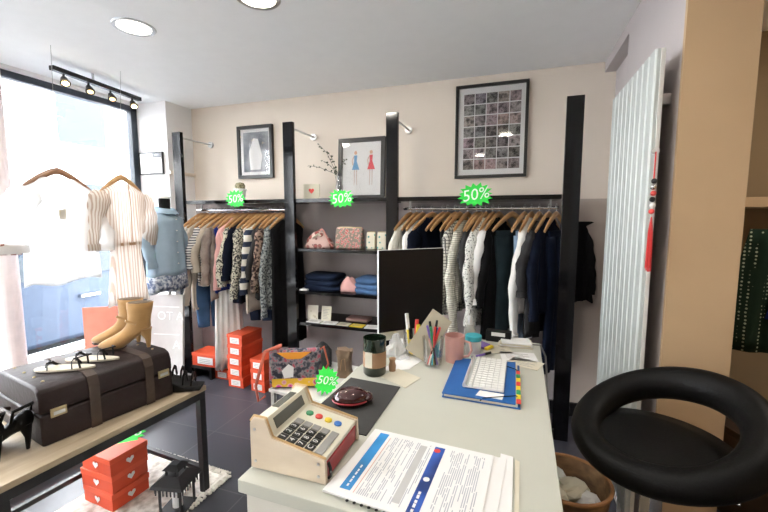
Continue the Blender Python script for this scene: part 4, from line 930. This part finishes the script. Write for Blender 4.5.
# ------------------------------------------------------------------ low display table with bag
DT = thing('display_table', 'low white display table between counter and bag shelves', 'table', (-1.10, 2.03, 0), R(-6))
B().box(-.22, .20, -.22, .30, .475, .495).build('table_top', M['white'], DT, .002)
for sx in (-.20, .18):
    for sy in (-.20, .28): B().box(sx - .012, sx + .012, sy - .012, sy + .012, 0, .475).build('leg', M['alu'], DT)
bagm = pattern('multicolour_embroidery', 'speckle', (.05, .05, .07), (.30, .27, .29), 42, .48, .9, .5, .06, c=(.42, .10, .14))
t = thing('satchel', 'multicoloured embroidered satchel with red strap on the low white table', 'handbag', (-1.215, 1.93, .500), R(24)); t.scale = (1.3, 1.3, 1.3)
B().prism([(-.035, 0), (.035, 0), (.04, .07), (.02, .17), (-.02, .17), (-.04, .07)], -.115, .115, 'x').build('bag_body', bagm, t, .012, True)
B().prism([(-.110, .168), (.110, .168), (.07, .09), (0, .06), (-.07, .09)], -.044, -.040, 'y').build('flap', bagm, t, .002)
B().prism([(-.075, .168), (.075, .168), (.03, .138), (-.03, .138)], -.047, -.044, 'y').build('orange_yoke', plain('orange_felt', (.75, .30, .03), .9), t)
B().prism([(-.10, .008), (.10, .008), (.10, .045), (-.10, .045)], -.043, -.036, 'y').build('pink_band', pattern('pink_yellow_weave', 'blotch', (.55, .03, .25), (.70, .45, .40), 30, .35, soft=.1, c=(.75, .45, .05)), t)
B().prism([(-.045, .05), (-.005, .055), (-.002, .10), (-.025, .115), (-.055, .085)], -.048, -.046, 'y').build('white_tag', M['paper'], t)
B().tube([(-.10, 0, .16), (-.06, -.01, .19), (-.13, -.03, .17), (-.17, -.05, .02), (-.16, -.05, -.05), (-.13, -.045, -.03)], .009, 8, flat=.5).build('strap', plain('brick_leather', (.42, .09, .05), .6), t, 0, True)
B().tube([(.10, 0, .15), (.13, -.01, .18), (.15, -.02, .10), (.12, -.03, .05)], .008, 8, flat=.5).build('strap', plain('brick_leather_b', (.42, .09, .05), .6), t, 0, True)
t = thing('lantern', 'grey wire lantern standing behind the embroidered satchel', 'lantern', (-1.20, 2.24, .497))
B().lathe([(.055, 0), (.06, .01), (.06, .10), (.045, .13), (.03, .14)], n=20).build('glass_body', plain('smoked_glass', (.06, .06, .065), .15), t, 0, True)
q = B(); [q.tube([(.062 * math.cos(a), .062 * math.sin(a), .0), (.062 * math.cos(a), .062 * math.sin(a), .105), (.03 * math.cos(a), .03 * math.sin(a), .15)], .003, 5) for a in [2 * math.pi * k / 8 for k in range(8)]]; q.build('wire_cage', M['black_metal'], t)
B().lathe([(.03, .14), (.035, .15), (.01, .17)], n=16).build('cap', M['black_metal'], t, 0, True)
t = thing('paper_bag', 'crumpled brown paper bag standing behind the counter mat', 'bag', (-.99, 2.14, .497), R(10)); q = B(); rnd = random.Random(8); rings = []
for i in range(9):
    k = i / 8; rings.append([((.052 * (1 - .25 * math.sin(k * 3))) * max(-1, min(1, 1.3 * math.cos(a))) * rnd.uniform(.93, 1.07), .035 * max(-1, min(1, 1.3 * math.sin(a))) * rnd.uniform(.9, 1.1), .17 * k + (.012 * math.sin(5 * a) if i == 8 else 0)) for a in [2 * math.pi * j / 20 for j in range(20)]])
q.loft(rings).build('paper', plain('brown_paper', (.22, .15, .10), .8, var=.2), t)
B().tube([(-.02, -.036, .05), (-.01, -.04, .12), (.01, -.04, .13), (.015, -.037, .05)], .003, 6).build('handle', M['kraft'], t)
burst('green starburst sign propped up between satchel and paper bag', (-.985, 1.88, .575), .14, .16, (R(-18), R(12), R(15)), '50%', 12)

# ------------------------------------------------------------------ waste basket
t = thing('waste_basket', 'round woven bark waste basket beside the counter', 'basket', (.250, 1.72, 0))
B().lathe([(.11, 0), (.125, .02), (.165, .38), (.172, .385), (.165, .39), (.155, .38), (.118, .03), (.001, .02)], n=36, cap=False).build('basket_body', M['wicker'], t, 0, True)
B().loft([[((.166 + .008 * math.cos(b)) * math.cos(2 * math.pi * j / 36), (.166 + .008 * math.cos(b)) * math.sin(2 * math.pi * j / 36), .385 + .008 * math.sin(b)) for j in range(36)] for b in [2 * math.pi * k / 8 for k in range(9)]], False).build('rim', plain('bark_rim', (.30, .14, .05), .6, var=.3), t, 0, True)
for k, (dx, dy, dz, r, m_, lab) in enumerate(((-.05, .06, .315, .06, 'paper', 'crumpled white paper at the back of the basket'), (.02, -.0, .31, .065, 'cream_paper', 'crumpled cream paper in the middle of the basket'), (.07, -.04, .30, .05, 'paper', 'crumpled white tissue at the right of the basket'), (-.06, -.05, .30, .06, 'cream_paper', 'crumpled buff paper at the front of the basket'), (0, .01, .24, .10, 'card_beige', 'buff paper filling the basket below the others'))):
    rnd = random.Random(20 + k); q = B(); rings = []
    for i in range(8):
        th = math.pi * (i + .1) / 7.2; rings.append([(r * math.sin(th) * math.cos(a) * rnd.uniform(.75, 1.15), r * math.sin(th) * math.sin(a) * rnd.uniform(.75, 1.15), -r * .7 * math.cos(th)) for a in [2 * math.pi * j / 12 for j in range(12)]])
    q.loft(rings); o = q.build('crumpled_paper', M[m_], None); o.location = (.250 + dx, 1.72 + dy, dz + .025); tag(o, lab, 'paper', 'papers in the waste basket')

# ------------------------------------------------------------------ bar stool
t = thing('bar_stool', 'black leather bar stool with ring-shaped back and chrome column', 'stool', (.405, 1.25, 0), R(0))
SZt = .835
B().lathe([(.02, -.05), (.16, -.05), (.196, -.035), (.206, -.01), (.196, .012), (.13, .022), (.01, .026)], (0, 0, SZt + .008), n=48).build('seat', M['leather_bk'], t, 0, 'all')
rings = []; NN = 64; back = R(35)
for i in range(NN):
    a = 2 * math.pi * i / NN; k = (1 + math.cos(a - back)) / 2
    R0 = .202; zc = SZt - .008 + .145 * k ** 1.1; ra = .045 + .004 * k; rb = .034 + .014 * k
    c = Vector((.03 + R0 * math.cos(a), .015 + R0 * math.sin(a), zc)); er = Vector((math.cos(a), math.sin(a), 0))
    rings.append([c + er * ra * math.cos(2 * math.pi * j / 18) + Vector((0, 0, 1)) * rb * 1.15 * math.sin(2 * math.pi * j / 18) for j in range(18)])
rings.append(rings[0]); B().loft(rings, False).build('ring_back', M['leather_bk'], t, 0, 'all')
B().cyl((0, 0, .03), (0, 0, SZt - .055), .028, n=24).build('column', M['chrome'], t, 0, True)
B().lathe([(.20, 0), (.20, .008), (.10, .02), (.04, .045), (.03, .08)], n=40).build('base', M['chrome'], t, 0, True)
B().loft([[((.13 + .009 * math.cos(b)) * math.cos(2 * math.pi * j / 36), (.13 + .009 * math.cos(b)) * math.sin(2 * math.pi * j / 36) , .30 + .009 * math.sin(b)) for j in range(36)] for b in [2 * math.pi * k / 8 for k in range(9)]], False).build('footrest', M['chrome'], t, 0, True)
B().box(-.13, .13, -.008, .008, .292, .308).build('footrest_bar', M['chrome'], t)
B().tube([(.05, -.02, SZt - .06), (.10, -.06, SZt - .065), (.16, -.10, SZt - .06)], .006, 8).build('height_lever', M['chrome'], t)

# ------------------------------------------------------------------ radiator
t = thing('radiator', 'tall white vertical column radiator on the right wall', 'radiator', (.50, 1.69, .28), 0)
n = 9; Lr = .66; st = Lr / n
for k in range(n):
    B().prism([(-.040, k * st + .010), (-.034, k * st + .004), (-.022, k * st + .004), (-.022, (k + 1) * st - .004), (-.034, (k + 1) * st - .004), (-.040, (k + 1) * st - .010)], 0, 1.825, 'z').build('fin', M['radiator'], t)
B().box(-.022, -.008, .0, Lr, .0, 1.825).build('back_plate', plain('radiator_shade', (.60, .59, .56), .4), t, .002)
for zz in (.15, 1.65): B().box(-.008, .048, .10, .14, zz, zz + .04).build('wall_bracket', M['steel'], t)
v = B().cyl((-.022, -.016, 1.46), (-.022, 0, 1.46), .012, n=16).build('bleed_valve', M['alu'], t, 0, True)
B().tube([(-.01, Lr * .3, 0), (-.01, Lr * .3, -.2), (.04, Lr * .3, -.23)], .009, 8).build('pipe', M['white'], t, 0, True)
t = thing('tassel_charm', 'red tassel charm with beads hanging from the radiator valve', 'charm', (.474, 1.662, 1.735))
B().tube([(0, 0, 0), (0, .002, -.10)], .0025, 6).build('cord', M['red'], t)
for k, m_ in enumerate(('black', 'chrome', 'redp', 'black', 'white', 'redp')): B().ball((0.001 * (-1) ** k, 0, -.105 - k * .022), .010, .010, .010, 12, 8).build('bead', M[m_], t, 0, 'all')
q = B(); rnd = random.Random(4)
for k in range(14): a = rnd.random() * 6.28; q.tube([(0, 0, -.235), (.006 * math.cos(a), .006 * math.sin(a), -.29), (.009 * math.cos(a), .009 * math.sin(a), -.42 - rnd.uniform(0, .02))], .0022, 5)
q.build('tassel', M['red'], t)
t = thing('cable', 'grey cable hanging off the far right corner of the counter', 'cable', (0, 0, 0))
B().tube([(.08, 1.79, D + .004), (.125, 1.80, D + .002), (.15, 1.83, D - .06), (.17, 1.86, D - .25), (.19, 1.9, D - .45), (.21, 1.95, .004)], .004, 8).build('lead', M['grey'], t, 0, True)
B().box(.185, .205, 1.885, 1.905, D - .47, D - .43).build('connector', M['black'], t, .002)

# ------------------------------------------------------------------ back room on the right
dots = pattern('green_dotted_cloth', 'dots', (.40, .45, .32), (.012, .028, .016), 52, .26, soft=.04)
t = thing('scarf', 'dark green dotted scarf hanging in the back room', 'scarf', (1.19, 2.40, 1.50))
q = B(); rings = []
for i in range(10):
    k = i / 9; rings.append([((.08 + .04 * min(1, k * 3)) * math.cos(a), .02 * math.sin(a) + .012 * math.sin(6 * math.cos(a) + k), -.06 - .62 * k) for a in [2 * math.pi * j / 28 for j in range(28)]])
q.loft(rings).build('cloth', dots, t, 0, 'all')
B().tube([(0, 0, -.03), (0, 0, .05)], .006, 8).build('loop', M['black'], t)
t = thing('scarf', 'dark blue cloth hanging at the right edge of the photo', 'scarf', (1.27, 2.36, 1.50)); rings = []
for i in range(8):
    k = i / 7; rings.append([((.02 + .07 * k) * math.cos(a), .02 * math.sin(a), -.15 - .35 * k) for a in [2 * math.pi * j / 20 for j in range(20)]])
B().loft(rings).build('cloth', F['royal'], t, 0, 'all'); B().tube([(0, 0, -.16), (0, 0, .05)], .005, 8).build('loop', M['black'], t)
t = thing('crate', 'dark box standing in the back room behind the stool', 'box', (1.30, 2.3, 0), R(20)); B().box(-.25, .25, -.2, .2, 0, .45).build('box_body', plain('brown_board', (.10, .06, .035), .7), t, .004); B().box(-.255, .255, -.205, .205, .42, .455).build('lid', M['strap'], t, .003)
